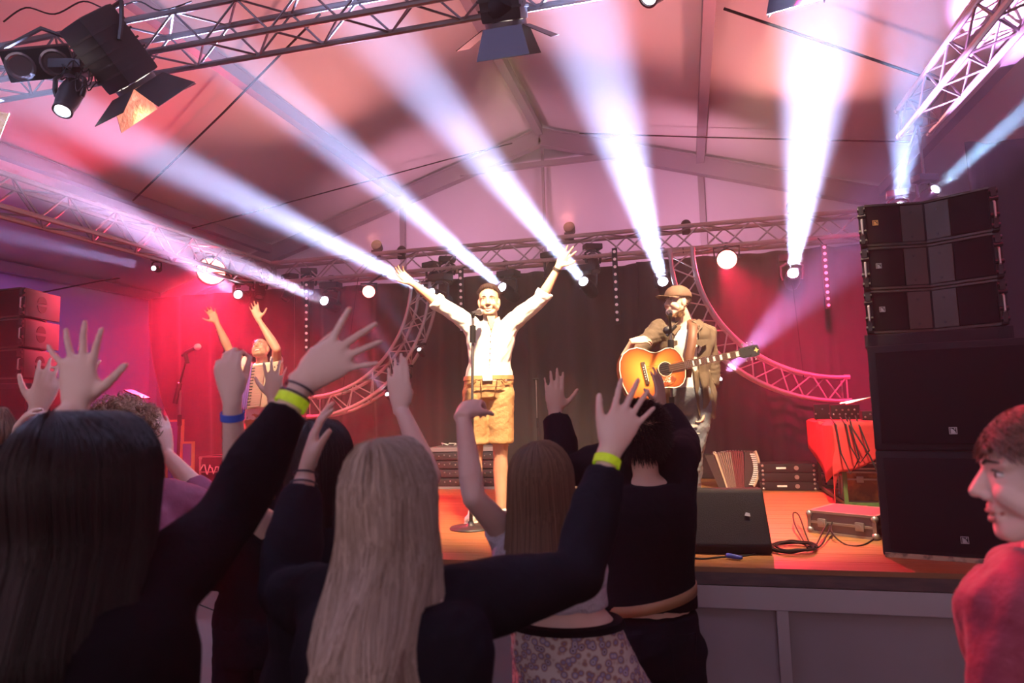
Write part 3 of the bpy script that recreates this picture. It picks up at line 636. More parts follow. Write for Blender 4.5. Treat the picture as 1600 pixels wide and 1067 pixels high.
# ---------------------------------------------------------------- people: shared builders
def bake(ob):
    bpy.context.view_layer.update(); dg = bpy.context.evaluated_depsgraph_get()
    return bpy.data.meshes.new_from_object(ob.evaluated_get(dg))
def wrinkle(co, seed, freq, amp, st=(1, 1, 1)):
    rs = np.random.RandomState(seed); c = co*np.array(st); out = np.zeros(len(co)); tot = 0
    for k in range(7):
        d = rs.normal(size=3); d /= np.linalg.norm(d); e = rs.normal(size=3); f = freq*(1.35**k)
        out += np.sin(c @ d*f+rs.uniform(0, 6.3)+1.6*np.sin(c @ e*f*.45+rs.uniform(0, 6.3)))/(1.2**k); tot += 1/(1.2**k)
    return out/tot*amp
def blob(name, mb, m, parent, voxel=.006, it=4, post=None, label=None, mask=None):
    me = bpy.data.meshes.new('tmp'); me.from_pydata([tuple(v) for v in mb.v], [], mb.f)
    ob = bpy.data.objects.new('tmp', me); COL.objects.link(ob)
    md = ob.modifiers.new('r', 'REMESH'); md.mode = 'VOXEL'; md.voxel_size = voxel; md.use_smooth_shade = True
    if it: sm = ob.modifiers.new('s', 'SMOOTH'); sm.factor = .5; sm.iterations = it
    nm = bake(ob); bpy.data.objects.remove(ob); bpy.data.meshes.remove(me)
    n = len(nm.vertices); co = np.empty(n*3); nm.vertices.foreach_get('co', co); co = co.reshape(-1, 3)
    if post:
        no = np.empty(n*3); nm.vertices.foreach_get('normal', no); no = no.reshape(-1, 3)
        co = co+no*post(co, no)[:, None]
    co = co-np.array(parent_base(parent)) if parent else co
    nm.vertices.foreach_set('co', co.reshape(-1)); nm.name = name
    nm.materials.clear(); nm.materials.append(M[m] if isinstance(m, str) else m)
    nm.polygons.foreach_set('use_smooth', [True]*len(nm.polygons)); nm.update()
    o = bpy.data.objects.new(name, nm); COL.objects.link(o); o.parent = parent
    if label: o['label'] = label
    return o
def loft(bb, secs, n=20, k=None):
    """secs: (centre, side vec*a, front vec*b)"""
    vs = []; fs = []; m = len(secs)
    for (c, A, B) in secs:
        for j in range(n): t = 2*pi*j/n; vs.append(c+A*cos(t)+B*sin(t))
    for i in range(m-1):
        for j in range(n): a = i*n+j; b = i*n+(j+1) % n; fs.append((a, b, b+n, a+n))
    vs.append(secs[0][0]); vs.append(secs[-1][0]); e = len(vs)-2
    for j in range(n): fs.append((e, (j+1) % n, j)); fs.append((e+1, (m-1)*n+j, (m-1)*n+(j+1) % n))
    return bb.add(vs, fs, k)
def strands(name, paths, width, m, parent, label=None, flat=1.0, tips=.35):
    """paths: array (S, n, 3)"""
    Pp = np.asarray(paths, dtype=float); S, n, _ = Pp.shape
    d = np.gradient(Pp, axis=1); d /= np.linalg.norm(d, axis=2, keepdims=True)+1e-9
    ref = np.zeros_like(d); ref[..., 1] = 1; ref[..., 0] = .3
    x = np.cross(d, ref); x /= np.linalg.norm(x, axis=2, keepdims=True)+1e-9; y = np.cross(d, x)
    wv = np.ones(n)*width; wv[-3:] *= np.array([.8, .6, tips]); wv[0] *= .6
    vs = []
    for a in (0, 2*pi/3, 4*pi/3): vs.append(Pp+(x*cos(a)+y*sin(a)*flat)*wv[None, :, None])
    vs = np.stack(vs, axis=2).reshape(-1, 3)-np.array(parent_base(parent))
    base = (np.arange(S)[:, None]*n+np.arange(n-1)[None, :]).reshape(-1)*3
    q = np.concatenate([np.stack([base+j, base+(j+1) % 3, base+3+(j+1) % 3, base+3+j], 1) for j in range(3)])
    me = bpy.data.meshes.new(name); me.vertices.add(len(vs)); me.vertices.foreach_set('co', vs.reshape(-1))
    me.loops.add(q.size); me.loops.foreach_set('vertex_index', q.reshape(-1).astype(np.int32))
    me.polygons.add(len(q)); me.polygons.foreach_set('loop_start', (np.arange(len(q))*4).astype(np.int32)); me.polygons.foreach_set('loop_total', np.full(len(q), 4, dtype=np.int32))
    me.polygons.foreach_set('use_smooth', [True]*len(q)); me.update(); me.validate()
    at = me.attributes.new('strand', 'FLOAT', 'POINT'); rs = np.random.RandomState(S); at.data.foreach_set('value', np.repeat(rs.uniform(0, 1, S), n*3))
    me.materials.append(M[m] if isinstance(m, str) else m)
    o = bpy.data.objects.new(name, me); COL.objects.link(o); o.parent = parent
    if label: o['label'] = label
    return o
def hairmat(name, c1, c2, rough=.38, spec=.3):
    m = bpy.data.materials.new(name); m.use_nodes = True; N = m.node_tree.nodes; L = m.node_tree.links; b = N['Principled BSDF']
    a = N.new('ShaderNodeAttribute'); a.attribute_name = 'strand'; mx = N.new('ShaderNodeMix'); mx.data_type = 'RGBA'
    mx.inputs['A'].default_value = tuple(c1)+(1,); mx.inputs['B'].default_value = tuple(c2)+(1,); L.new(a.outputs['Fac'], mx.inputs['Factor']); L.new(mx.outputs['Result'], b.inputs['Base Color'])
    b.inputs['Roughness'].default_value = rough; b.inputs['Specular IOR Level'].default_value = spec; b.inputs['Anisotropic'].default_value = .4; return m
def skinmat(name, col, rough=.5):
    m = mat(name, col, rough, bump=(45, .06, (1, 1, 1)), noise=(7, tuple(c*f for c, f in zip(col, (.93, .80, .78))), .4, .75, (1, 1, 1)))
    b = m.node_tree.nodes['Principled BSDF']; b.inputs['Subsurface Weight'].default_value = .0
    return m
M['skin'] = skinmat('skin', (.62, .40, .31)); M['skin_tan'] = skinmat('tanned_skin', (.60, .36, .24)); M['skin_pale'] = skinmat('pale_skin', (.80, .58, .52))
M['eye_white'] = mat('eye_white', (.8, .78, .76), .2); M['iris'] = mat('iris', (.06, .035, .02), .15); M['lip'] = mat('lips', (.48, .20, .17), .4); M['teeth'] = mat('teeth', (.85, .82, .76), .3)
M['mouth'] = mat('mouth_inside', (.12, .02, .02), .5); M['lash'] = mat('brow_hair', (.06, .035, .025), .7)
def ik(a, c, l1, l2, pole):
    a, c, pole = V(a), V(c), V(pole); d = c-a; L = min(d.length, (l1+l2)*.999); d.normalize(); x = (l1*l1-l2*l2+L*L)/(2*L); h = sqrt(max(l1*l1-x*x, 0))
    p = pole-a; p = (p-d*p.dot(d)).normalized(); return a+d*x+p*h
def hand(bb, W, D, N, sg, curl=(.25, .2, .2, .25), spread=(.28, .06, -.12, -.34), s=1.0, thumb=(.85, .25), thumb_curl=.2):
    """W wrist, D towards the fingers, N the way the palm faces, sg side of the thumb (along D x N)"""
    W, D = V(W), V(D).normalized(); N = V(N); N = (N-D*N.dot(D)).normalized(); S = D.cross(N)*sg
    def q(a, b_, c_): return W+S*a*s+D*b_*s+N*c_*s
    loft(bb, [(q(0, -.02, 0), S*.027*s, N*.020*s), (q(0, .005, 0), S*.029*s, N*.019*s), (q(.002, .03, 0), S*.037*s, N*.018*s), (q(.001, .062, 0), S*.041*s, N*.0145*s), (q(0, .088, 0), S*.040*s, N*.0115*s), (q(0, .097, 0), S*.034*s, N*.008*s)], 16)
    bb.cone(q(.022, .018, .008), .014*s, q(.034, .048, .006), .013*s, 8)     # thumb mound
    roots = [(.031, .090), (.0105, .096), (-.0105, .092), (-.031, .082)]; ls = [.070, .079, .073, .057]; rs = [.0087, .0088, .0083, .0074]
    for i in range(4):
        a = spread[i]; c = curl[i]; p = q(roots[i][0], roots[i][1]-.012, 0); dv = (D*cos(a)+S*sin(a)); ang = c*.35; L = ls[i]*s; r = rs[i]*s
        seg = [L*.46, L*.31, L*.25]; p2 = q(roots[i][0], roots[i][1], -.001)
        bb.cone(p, r*1.05, p2, r*1.05, 8); p = p2
        for k in range(3):
            ang += c*(.55 if k == 0 else .9); e = dv*cos(ang)+N*sin(ang); e2 = p+e*seg[k]
            bb.cone(p, r*(1.04-.09*k), e2, r*(.96-.10*k), 8); p = e2
    t0 = q(.026, .022, .006); ta, tn = thumb; d1 = (S*sin(ta)+D*cos(ta)+N*tn).normalized(); d2 = (d1+D*.35+N*thumb_curl*.6-S*.1*0).normalized(); d3 = (d2+N*thumb_curl+D*.2).normalized()
    p1 = t0+d1*.040*s; p2 = p1+d2*.032*s; p3 = p2+d3*.024*s
    bb.cone(t0, .0135*s, p1, .0115*s, 8); bb.cone(p1, .0112*s, p2, .0098*s, 8); bb.cone(p2, .0098*s, p3, .0080*s, 8)
def headshape(bb, c, F, U, k=1.0, jaw=1.0, beard=False):
    F = V(F).normalized(); U = V(U); U = (U-F*U.dot(F)).normalized(); Rr = F.cross(U); Q = Matrix((Rr, F, U)).transposed()
    def q(x, y, z): return V(c)+Rr*x*k+F*y*k+U*z*k
    bb.ell(q(0, -.012, .030), (.0745*k, .094*k, .086*k), Q, 20, 14)
    bb.ell(q(0, .022, -.015), (.064*k, .066*k, .082*k), Q, 18, 12)
    for s_ in (-1, 1):
        bb.cone(q(.050*s_*jaw, .0, -.050), .026*k, q(.017*s_, .062, -.090), .021*k, 10)
        bb.cone(q(.034*s_, .062, -.028), .024*k, q(.046*s_, .034, -.050), .024*k, 10)
        bb.cone(q(.010*s_, .079, .022), .011*k, q(.046*s_, .062, .024), .010*k, 8)
        bb.ell(q(.0765*s_, -.006, -.010), (.009*k, .020*k, .032*k), Q, 10, 8); bb.ell(q(.074*s_, .003, -.016), (.010*k, .012*k, .02*k), Q)
        bb.ell(q(.012*s_, .091, -.032), (.0085*k, .010*k, .008*k), Q, 8, 6)
        bb.cone(q(.018*s_, .071, -.004), .0065*k, q(.042*s_, .060, -.003), .007*k, 6)      # lower lid
    bb.ell(q(0, .069, -.094), (.021*k, .017*k, .016*k), Q, 10, 8)
    bb.cone(q(0, .079, .018), .0085*k, q(0, .103, -.024), .0125*k, 8)
    bb.cone(q(-.018, .077, -.053), .011*k, q(.018, .077, -.053), .011*k, 8); bb.cone(q(-.016, .074, -.070), .011*k, q(.016, .074, -.070), .011*k, 8)
    return q, Q
def facial(T, q, Q, F, k=1.0, smile=.5, brow='lash', openm=0):
    for s_ in (-1, 1):
        bb = MB(); bb.ell(q(.0305*s_, .0675, .006), (.0125*k, .0105*k, .0075*k), Q, 12, 8, 0); bb.ell(q(.0305*s_-.000, .0762, .006), (.0052*k, .0022*k, .0052*k), Q, 10, 6, 1)
        bb.build('eye', ['eye_white', 'iris'], T)
        bb = MB(); bb.tube([q(.012*s_, .088, .024), q(.026*s_, .088, .031), q(.046*s_, .071, .027)], [.0035*k, .0042*k, .0022*k], 6, flat=.6); bb.build('eyebrow', brow, T)
        bb = MB(); bb.tube([q(.018*s_, .078, .010), q(.030*s_, .0805, .0155), q(.043*s_, .068, .009)], [.0014*k, .002*k, .0012*k], 5); bb.build('upper_lid_line', brow, T)
    h = smile; bb = MB()
    bb.tube([q(-.028-.004*h, .072, -.060+.012*h), q(-.015, .0865, -.0585), q(0, .0895, -.057), q(.015, .0865, -.0585), q(.028+.004*h, .072, -.060+.012*h)], [.002*k, .0042*k, .0046*k, .0042*k, .002*k], 8, 0)
    bb.tube([q(-.026-.004*h, .072, -.061+.011*h), q(-.014, .083, -.070-.004*h-openm), q(0, .086, -.072-.005*h-openm), q(.014, .083, -.070-.004*h-openm), q(.026+.004*h, .072, -.061+.011*h)], [.002*k, .0048*k, .0056*k, .0048*k, .002*k], 8, 0)
    bb.build('lips', 'lip', T)
    if h > .3 or openm:
        bb = MB(); bb.ell(q(0, .0815, -.0645-openm*.4), (.022*k, .0055*k, (.006+openm*.6)*k), Q, 14, 8); bb.build('teeth', 'teeth' if not openm > .006 else 'mouth', T)
def capmask(bb_, q, Q, k, yfront, zlow, back, extra=.006, seed=1, n=(44, 30)):
    """short hair cap as closed shell faces above a hairline (local coords)"""
    pass
def short_hair(T, q, k, m, seed=0, n=2600, ln=.03, up=.5, quiff=0, side=.5, label=None, low=-.035):
    rs = np.random.RandomState(seed); ps = []
    while len(ps) < n:
        v = rs.normal(size=3); v /= np.linalg.norm(v); x, y, z = v[0]*.0745, v[1]*.094-.012, v[2]*.086+.030
        front = .045 if abs(x) < .055 else .005
        if z < low+(.0 if y < -.02 else (y+.02)*1.2+.02) or (y > .02 and z < .070+(y-.04)*.5): continue
        if abs(x) > .06 and y > .035: continue
        L = ln*(side if z < .05 else 1)*rs.uniform(.7, 1.2)
        d = np.array([v[0]*.6, -.45+quiff*(.9 if y > .02 else 0), v[2]*.5+up*(1 if z > .05 else -.3)])+rs.normal(size=3)*.18
        if quiff and y > .02: d += np.array([0, .25, .9*quiff])
        d /= np.linalg.norm(d); pts = []
        for t in np.linspace(0, 1, 5):
            p = np.array([x, y, z])*(1-.0)+v*.001+d*L*t+np.array([0, -.35*t*t*L, -.35*t*t*L]); r = (p[0]/.0745)**2+((p[1]+.012)/.094)**2+((p[2]-.03)/.086)**2
            if r < 1.03: c_ = np.array([0, -.012, .03]); p = c_+(p-c_)*sqrt(1.03/r)
            pts.append(tuple(q(*p)))
        ps.append(pts)
    return strands('hair', ps, .0016*k, m, T, label)
def long_hair(T, c, F, U, k, m, length, n=2200, seed=0, w=1.0, width=.0022, curl=.0, flare=0., part=True, wild=.0, label=None, open_=.75, drop=None, shift=(0, 0, 0), bulge=0, push=.0):
    """straight hair from a parting, over the skull, then hanging. c skull centre"""
    rs = np.random.RandomState(seed); F = V(F).normalized(); U = V(U).normalized(); Rr = F.cross(U); ps = []; K = 16
    clump = rs.uniform(0, 6.28, 8)
    for i in range(n):
        az = rs.uniform(-pi*open_, pi*open_)                      # 0 = back, +-pi = face
        ty = rs.uniform(-.07, .075)                               # start along the parting (front positive)
        if abs(az) > pi*.5: ty = abs(ty)
        a = az; L = length*rs.uniform(.82, 1.03)*(1 if rs.rand() > .12 else rs.uniform(.6, .9))
        rr_ = rs.uniform(.93, 1.06); ex_ = .083*k*rr_*w; ey_ = .102*k*rr_*w; ez_ = .098*k*rr_
        x0, y0 = 0.004*np.sign(sin(a)+1e-6), ty
        arc_ = (pi/2)*.118*k; tot = arc_+L; pts = []
        cl = sin(az*7+clump[0])*.5+sin(az*13+clump[1])*.3+sin(az*23+clump[2])*.2
        for j in range(K):
            s_ = tot*j/(K-1)
            if s_ < arc_:
                t = (s_/arc_)*pi/2; z = ez_*cos(t); f = sin(t); x = ex_*sin(a)*f; y = -ey_*cos(a)*f*1.0+y0*k*(1-f)*1.0; dn = 0
            else:
                dn = s_-arc_; z = -dn; fl = 1+flare*dn/.4+bulge*sin(min(dn/.35, 1)*pi)
                x = ex_*sin(a)*fl*(1-.10*min(1, dn/.15)*(1-flare)); y = -ey_*cos(a)*(1-.25*min(1, dn/.25)); 
            wv = (dn/.3) if dn > 0 else 0
            if dn > .10: y -= push*min(1, (dn-.10)/.14)**1.0*max(0, cos(a)*.6+.6); 
            x += wv*(cl*.012+curl*sin(dn*22+az*5)*.02+wild*rs.normal()*.006); y += wv*(curl*cos(dn*20+az*4)*.015+cl*.006)
            p = V(c)+V((0, 0, .03*k))+Rr*(x+shift[0]*min(wv, 1.5))+F*(y-.012*k+shift[1]*min(wv, 1.5))+(U*z if dn == 0 else V((0, 0, z)))
            pts.append(tuple(p))
        ps.append(pts)
    o = strands('hair', ps, width, m, T, label, tips=.5)
    bb = MB(); Qh = Matrix((Rr, F, U)).transposed(); bb.ell(V(c)+V((0, 0, .026*k))-F*.022*k, (.080*k*w, .092*k, .092*k), Qh, 22, 14)
    loft(bb, [(V(c)+V((0, 0, .03*k-z))-F*(.030*k+push*min(1, max(0, z-.10)/.14)), Rr*(.074*k*w*(1+flare*z/.4*.8)), F*(.055*k)) for z in [length*.62*j/5 for j in range(6)]], 18)
    bb.build('hair_underlayer', m, o); return o
BODY = [(.84, .145, .100), (.90, .168, .115), (.97, .172, .120), (1.05, .158, .108), (1.13, .143, .100), (1.22, .150, .108), (1.31, .166, .118), (1.38, .170, .117), (1.43, .158, .100), (1.465, .120, .078), (1.495, .066, .062)]
def person(name, label, foot, S, Fv, H, neck=None, hipc=None, head=None, Fh=None, Uh=(0, 0, 1), skin='skin', arms=None, shoulders=None, fem=0, legs=None, top=None, bottom=None, shoes=None,
           voxel=.006, group=None, headk=None, smile=.5, face=True, jaw=1.0, wscale=1.0, feet_dirs=None, openm=0, brow='lash', armk=1.0):
    k = H/1.75; foot = V(foot); S = V(S).normalized(); Fv = V(Fv).normalized(); Z = V((0, 0, 1)); T = thing(name, label, 'person', foot, group)
    hipc = V(hipc) if hipc is not None else foot+Z*.92*k; neck = V(neck) if neck is not None else foot+Z*1.49*k
    hk = headk or (k*.5+.5); head = V(head) if head is not None else neck+Z*.135*k+Fv*.02; Fh = V(Fh).normalized() if Fh is not None else Fv
    sp = lambda z: hipc+(neck-hipc)*((z-.92)/.57)
    wf = lambda z: wscale*(1-(.10*fem if 1.05 < z < 1.25 else (.06*fem if z > 1.2 else -.02*fem)))
    def torso(bb, e, z0=.84, z1=2.):
        secs = []
        zs = [b for b in BODY if z0 <= b[0] <= z1]
        for (z, a, b) in zs: secs.append((sp(z), S*((a*wf(z))*k+e), Fv*(b*k*(1-.04*fem)+e)))
        loft(bb, secs, 24)
    shw = (.170-.018*fem)*k*wscale; sh = {}
    for s_ in (-1, 1): sh[s_] = V(shoulders[s_]) if shoulders and s_ in shoulders else sp(1.425)+S*(s_*shw)
    bb = MB(); torso(bb, -.006)
    bb.cone(sp(1.46), .058*k, head-Fh*.018*hk-V(Uh)*.045*hk, .052*k*(1-.12*fem), 14)
    q, Q = headshape(bb, head, Fh, Uh, hk, jaw)
    J = {}
    L1, L2 = .295*k*armk, .255*k*armk
    ua = (.047-.006*fem)*k; fa = (.040-.005*fem)*k
    for s_ in (-1, 1):
        A = (arms or {}).get(s_, {}); wr = V(A['w']) if 'w' in A else sh[s_]+V((0, 0, -1))*(L1+L2)*.97+Fv*.08+S*s_*.08
        el = V(A['e']) if 'e' in A else ik(sh[s_], wr, L1, L2, A.get('pole', sh[s_]-Fv*.5-Z*.5))
        J[s_] = (sh[s_], el, wr); d = (wr-el).normalized()
        bb.cone(sp(1.36)+S*s_*shw*.55, .072*k, sh[s_], ua*1.12, 12)
        bb.cone(sh[s_], ua*1.10, sh[s_].lerp(el, .4), ua*1.0, 12); bb.cone(sh[s_].lerp(el, .4), ua, el, fa*.98, 12)
        bb.cone(el, fa*.98, el.lerp(wr, .3), fa*1.04, 12); bb.cone(el.lerp(wr, .3), fa*1.04, wr-d*.01, .0245*k, 12)
        hd = A.get('h', {}); D = V(hd['D']) if 'D' in hd else (wr-el); hand(bb, wr+d*.012, D, hd.get('N', Fv), hd.get('sg', 1), s=hd.get('s', .98*k), **{kk: hd[kk] for kk in ('curl', 'spread', 'thumb', 'thumb_curl') if kk in hd})
    LG = legs or {}
    for s_ in (-1, 1):
        hp = hipc+S*s_*.088*k-Z*.02; an = V(LG[s_][1]) if s_ in LG else foot+S*s_*.11*k+Z*.09*k
        kn = V(LG[s_][0]) if s_ in LG else hp.lerp(an, .5)+Fv*.02; J['l%d' % s_] = (hp, kn, an)
        bb.cone(hp, .086*k, hp.lerp(kn, .5), .072*k, 14); bb.cone(hp.lerp(kn, .5), .072*k, kn, .054*k, 14)
        bb.cone(kn, .053*k, kn.lerp(an, .3)-Fv*.012, .057*k, 14); bb.cone(kn.lerp(an, .3)-Fv*.012, .057*k, an, .037*k, 14)
        fd = V((feet_dirs or {}).get(s_, Fv+S*s_*.25)).normalized()
        bb.cone(an-Z*.045*k-fd*.03*k, .036*k, an-Z*.058*k+fd*.13*k, .026*k, 12)
    blob('body', bb, skin, T, voxel, 3)
    if face: facial(T, q, Q, Fh, hk, smile, openm=openm, brow=brow)
    # ---- clothing
    if top:
        e = top.get('e', .012); bb = MB(); torso(bb, e, top.get('z0', .97), top.get('z1', 1.47))
        for s_ in (-1, 1):
            a, b_, c_ = J[s_]; sl = top.get('sleeve', 1.9)            # 0..1 upper arm, 1..2 forearm
            if top.get('sl'): sl = top['sl'].get(s_, sl)
            if sl > 0:
                bb.cone(sp(1.36)+S*s_*shw*.55, .078*k+e*.6, a, ua*1.15+e, 12)
                f1 = min(sl, 1); pts = [a, a.lerp(b_, f1*.5), a.lerp(b_, f1)]; rr_ = [ua*1.15+e, ua*1.05+e, (ua*1.05 if sl < 1 else fa)+e]
                bb.cone(a, ua*1.15+e, a, ua*1.15+e)
                if sl > 1: f2 = sl-1; pts += [b_.lerp(c_, f2*.5), b_.lerp(c_, f2)]; rr_ += [fa*1.0+e, fa*(1-.32*f2)+e*top.get('cuff', .9)]
                bb.tube(pts, rr_, 16)
                if sl > 1: bb.ell(b_, fa+e*.98)
                if top.get('roll'):
                    p_ = pts[-1]; dv = (pts[-1]-pts[-2]).normalized(); bb.cyl(p_-dv*.035, p_+dv*.012, rr_[-1]+.012, n=16)
        sd = top.get('seed', 1); am = top.get('amp', .006); fq = top.get('freq', 28)
        ob = blob('shirt' if not top.get('name') else top['name'], bb, top['m'], T, top.get('voxel', .009), 3, lambda co, no: wrinkle(co, sd, fq, am, (1, 1, .7)), top.get('label'))
    if bottom:
        e = bottom.get('e', .012); bb = MB()
        secs = [(sp(z), S*((a*wf(z))*k+e), Fv*(b*k+e)) for (z, a, b) in [(.83, .15, .105), (.90, .168, .116), (.97, .172, .120), (bottom.get('z1', 1.03), .158, .110)]]
        knd = bottom.get('kind', 'trousers')
        if knd == 'skirt':
            z0 = bottom['z0']; secs = [(sp(z0), S*.25*k, Fv*.2*k), (sp((z0+.95)/2), S*.215*k, Fv*.17*k), (sp(.93), S*(.178*k+e), Fv*(.125*k+e)), (sp(1.04), S*(.15*k+e), Fv*(.105*k+e))]; loft(bb, secs, 24)
        else:
            loft(bb, secs, 24)
            for s_ in (-1, 1):
                hp, kn, an = J['l%d' % s_]
                if knd == 'shorts':
                    f = bottom.get('f', .82); pe = hp.lerp(kn, f); bb.cone(hp, .09*k+e, hp.lerp(kn, .2), .09*k+e, 16); bb.tube([hp, hp.lerp(kn, f*.5), pe], [.092*k+e, .088*k+e, .082*k+e], 18)
                    dv = (kn-hp).normalized(); bb.cyl(pe-dv*.03, pe, .086*k+e, n=18)
                else:
                    lo = kn.lerp(an, bottom.get('f', .97)); bb.cone(hp, .088*k+e, hp.lerp(kn, .5), .076*k+e, 16); bb.tube([hp.lerp(kn, .3), kn, kn.lerp(an, .35)-Fv*.01, lo], [.082*k+e, .060*k+e, .058*k+e, .045*k+e], 18)
        sd = bottom.get('seed', 2)
        blob(bottom.get('name', 'trousers'), bb, bottom['m'], T, .009, 3, lambda co, no: wrinkle(co, sd, bottom.get('freq', 24), bottom.get('amp', .006), (1, 1, 1.4)), bottom.get('label'))
    if shoes:
        for s_ in (-1, 1):
            hp, kn, an = J['l%d' % s_]; fd = V((feet_dirs or {}).get(s_, Fv+S*s_*.25)).normalized(); bb = MB()
            bb.cone(an-Z*.04*k-fd*.035*k, .045*k, an-Z*.052*k+fd*.13*k, .037*k, 14); bb.cone(an-Z*.02*k, .046*k, an-Z*.04*k, .048*k, 12)
            bb.box(an-Z*.083*k+fd*.045*k, (.085*k, .27*k, .02*k), Q=Matrix((fd.cross(Z), fd, Z)).transposed(), bev=.008)
            blob('shoe', bb, shoes, T, .006, 3)
    return T, J, q, Q, sp, hk
def band(T, wr, el, f, r, w_, m, name='wristband', label=None):
    d = (V(el)-V(wr)).normalized(); c = V(wr).lerp(V(el), f); F = frame(d); bb = MB()
    bb.lathe([(r, -w_/2), (r+.0025, -w_/2), (r+.0025, w_/2), (r, w_/2)], c, d, 28, ring=True); o = bb.build(name, m, T)
    if label: o['label'] = label
    return o
# ---------------------------------------------------------------- performers on the stage
M['white_shirt'] = mat('white_cotton', (.80, .78, .74), .8, bump=(30, .15, (1, 1, 1)))
M['leather'] = mat('tan_suede', (.50, .30, .13), .75, bump=(60, .2, (1, 1, 1)), noise=(5, (.38, .22, .09), .35, .7, (1, 1, 1)))
M['leather_dark'] = mat('brown_stitching', (.16, .08, .03), .7)
M['belt'] = mat('belt_leather', (.45, .24, .10), .5); M['shoe_w'] = mat('pale_shoe', (.75, .72, .68), .6); M['watch'] = mat('watch_strap', (.02, .015, .015), .5)
M['hair_brown'] = hairmat('brown_hair', (.022, .010, .008), (.05, .022, .016))
M['olive'] = mat('olive_brown_cotton', (.115, .08, .05), .85, bump=(30, .2, (1, 1, 1)), noise=(6, (.085, .06, .038), .4, .7, (1, 1, 1)))
M['cap'] = mat('brown_cap_cloth', (.15, .085, .055), .85, bump=(90, .15, (1, 1, 1))); M['cap_under'] = mat('cap_underside', (.09, .07, .075), .85)
M['denim'] = mat('washed_denim', (.07, .09, .125), .85, noise=(5, (.17, .18, .20), .4, .65, (1, 1, 1)), bump=(60, .2, (1, 1, 1)))
M['acc_pale'] = mat('pale_brown_button', (.40, .30, .24), .5)
M['beard'] = hairmat('beard_hair', (.16, .08, .035), (.24, .12, .06)); M['strap'] = mat('brown_strap', (.13, .055, .03), .55)
Zv = V((0, 0, 1))
def stand_at(px, py): p = PZ(px, py, DECK); return p
# -- singer
f0 = stand_at(765, 812); tS = proj(f0)[2]; Ft = (CP-f0); Ft.z = 0; Ft.normalize(); Ss = V((-Ft.y, Ft.x, 0))    # picture right
if Ss.dot(_r) < 0: Ss = -Ss
def Q_(px, py, dt=0, t=tS): return P(px, py, t+dt)
neck = Q_(768, 500); hip = Q_(763, 606)
H1 = 1.74
Fw = Ft
Tsing, J, q, Q, sp, hk = person('person', 'singer in white shirt and tan leather shorts, both arms spread wide', f0, Ss, Ft, H1, neck=neck+Ft*-.01, hipc=hip,
    head=Q_(764, 471, -.03), Fh=(Ft*1.0-Ss*.10-Zv*.03), skin='skin_tan', voxel=.0045, smile=1.0,
    shoulders={-1: Q_(733, 505), 1: Q_(801, 503)},
    arms={-1: dict(e=Q_(690, 477, -.05), w=Q_(645, 443, -.12), h=dict(D=Q_(620, 422, -.16)-Q_(645, 443, -.12), N=Ft+Zv*.5+Ss*.2, sg=-1, spread=(.15, .05, -.06, -.2), curl=(.35, .3, .3, .4), thumb=(.75, .1))),
          1: dict(e=Q_(846, 467, -.05), w=Q_(872, 418, -.10), h=dict(D=Q_(892, 384, -.12)-Q_(872, 418, -.1), N=Ft, sg=1, spread=(.36, .12, -.14, -.42), curl=(.12, .1, .1, .12), thumb=(.9, .2)))},
    legs={-1: (Q_(743, 712, .0), Q_(740, 797, -.05)), 1: (Q_(782, 712, .0), Q_(783, 795, .0))},
    feet_dirs={-1: Ft-Ss*.25, 1: Ft+Ss*.35},
    top=dict(m='white_shirt', sl={-1: 1.22, 1: 1.2}, roll=True, z0=.96, z1=1.47, amp=.010, freq=22, e=.016, seed=4, cuff=1.1), bottom=dict(m='leather', kind='shorts', f=.80, z1=1.02, amp=.006, name='shorts', e=.016), shoes='shoe_w')
short_hair(Tsing, q, hk, 'hair_brown', 3, 5200, .040, .7, quiff=1.0, side=.28)
for s_ in (-1, 1): J[s_]
band(Tsing, J[1][2], J[1][1], .06, .030, .022, 'watch', 'wrist_watch')
bb = MB(); loft(bb, [(sp(.985), Ss*.190, Fw*.138), (sp(1.02), Ss*.186, Fw*.135)], 28); bb.build('belt', 'belt', Tsing)
bb = MB(); bb.box(sp(1.0)+Fw*.142-Ss*.01, (.075, .016, .05), Q=Matrix((Ss, Fw, Zv)).transposed(), bev=.012); bb.build('belt_buckle', 'shoe_w', Tsing)
bb = MB()
for i in range(9): p = sp(1.03+.05*i)+Fw*(.118+.012+.010*(1 if i > 4 else 0)+(.01 if i > 2 else 0)); bb.cyl(p, p+Fw*.006, .0042, n=8)
bb.build('shirt_buttons', 'acc_pale', Tsing)
# collar, V neck and placket
bb = MB()
for s_ in (-1, 1):
    bb.prism([(0, 0), (.055*s_, .045), (.062*s_, .0), (.02*s_, -.055)], sp(1.46)+Fw*.085+Ss*.004*s_, Ss, (Zv*1+Fw*-.35).normalized(), .006*s_)
bb.build('collar', 'white_shirt', Tsing, False)
bb = MB(); bb.prism([(-.03, .06), (.03, .06), (.004, -.06), (-.004, -.06)], sp(1.44)+Fw*.122, Ss, Zv, .004)
bb.build('bare_throat', 'skin_tan', Tsing, False)
# front flap stitching of the shorts
bb = MB()
for s_ in (-1, 1):
    bb.tube([sp(.985)+Ss*s_*.06+Fw*.142, sp(.93)+Ss*s_*.055+Fw*.145, sp(.875)+Ss*s_*.045+Fw*.135], .003, 5); bb.tube([sp(.99)+Ss*s_*.09+Fw*.13, sp(.96)+Ss*s_*.12+Fw*.115, sp(.945)+Ss*s_*.155+Fw*.08], .003, 5)
bb.tube([sp(.93)-Ss*.12+Fw*.122, sp(.925)-Ss*.05+Fw*.147, sp(.925)+Ss*.05+Fw*.147, sp(.93)+Ss*.12+Fw*.122], .004, 5); bb.build('stitching', 'leather_dark', Tsing)
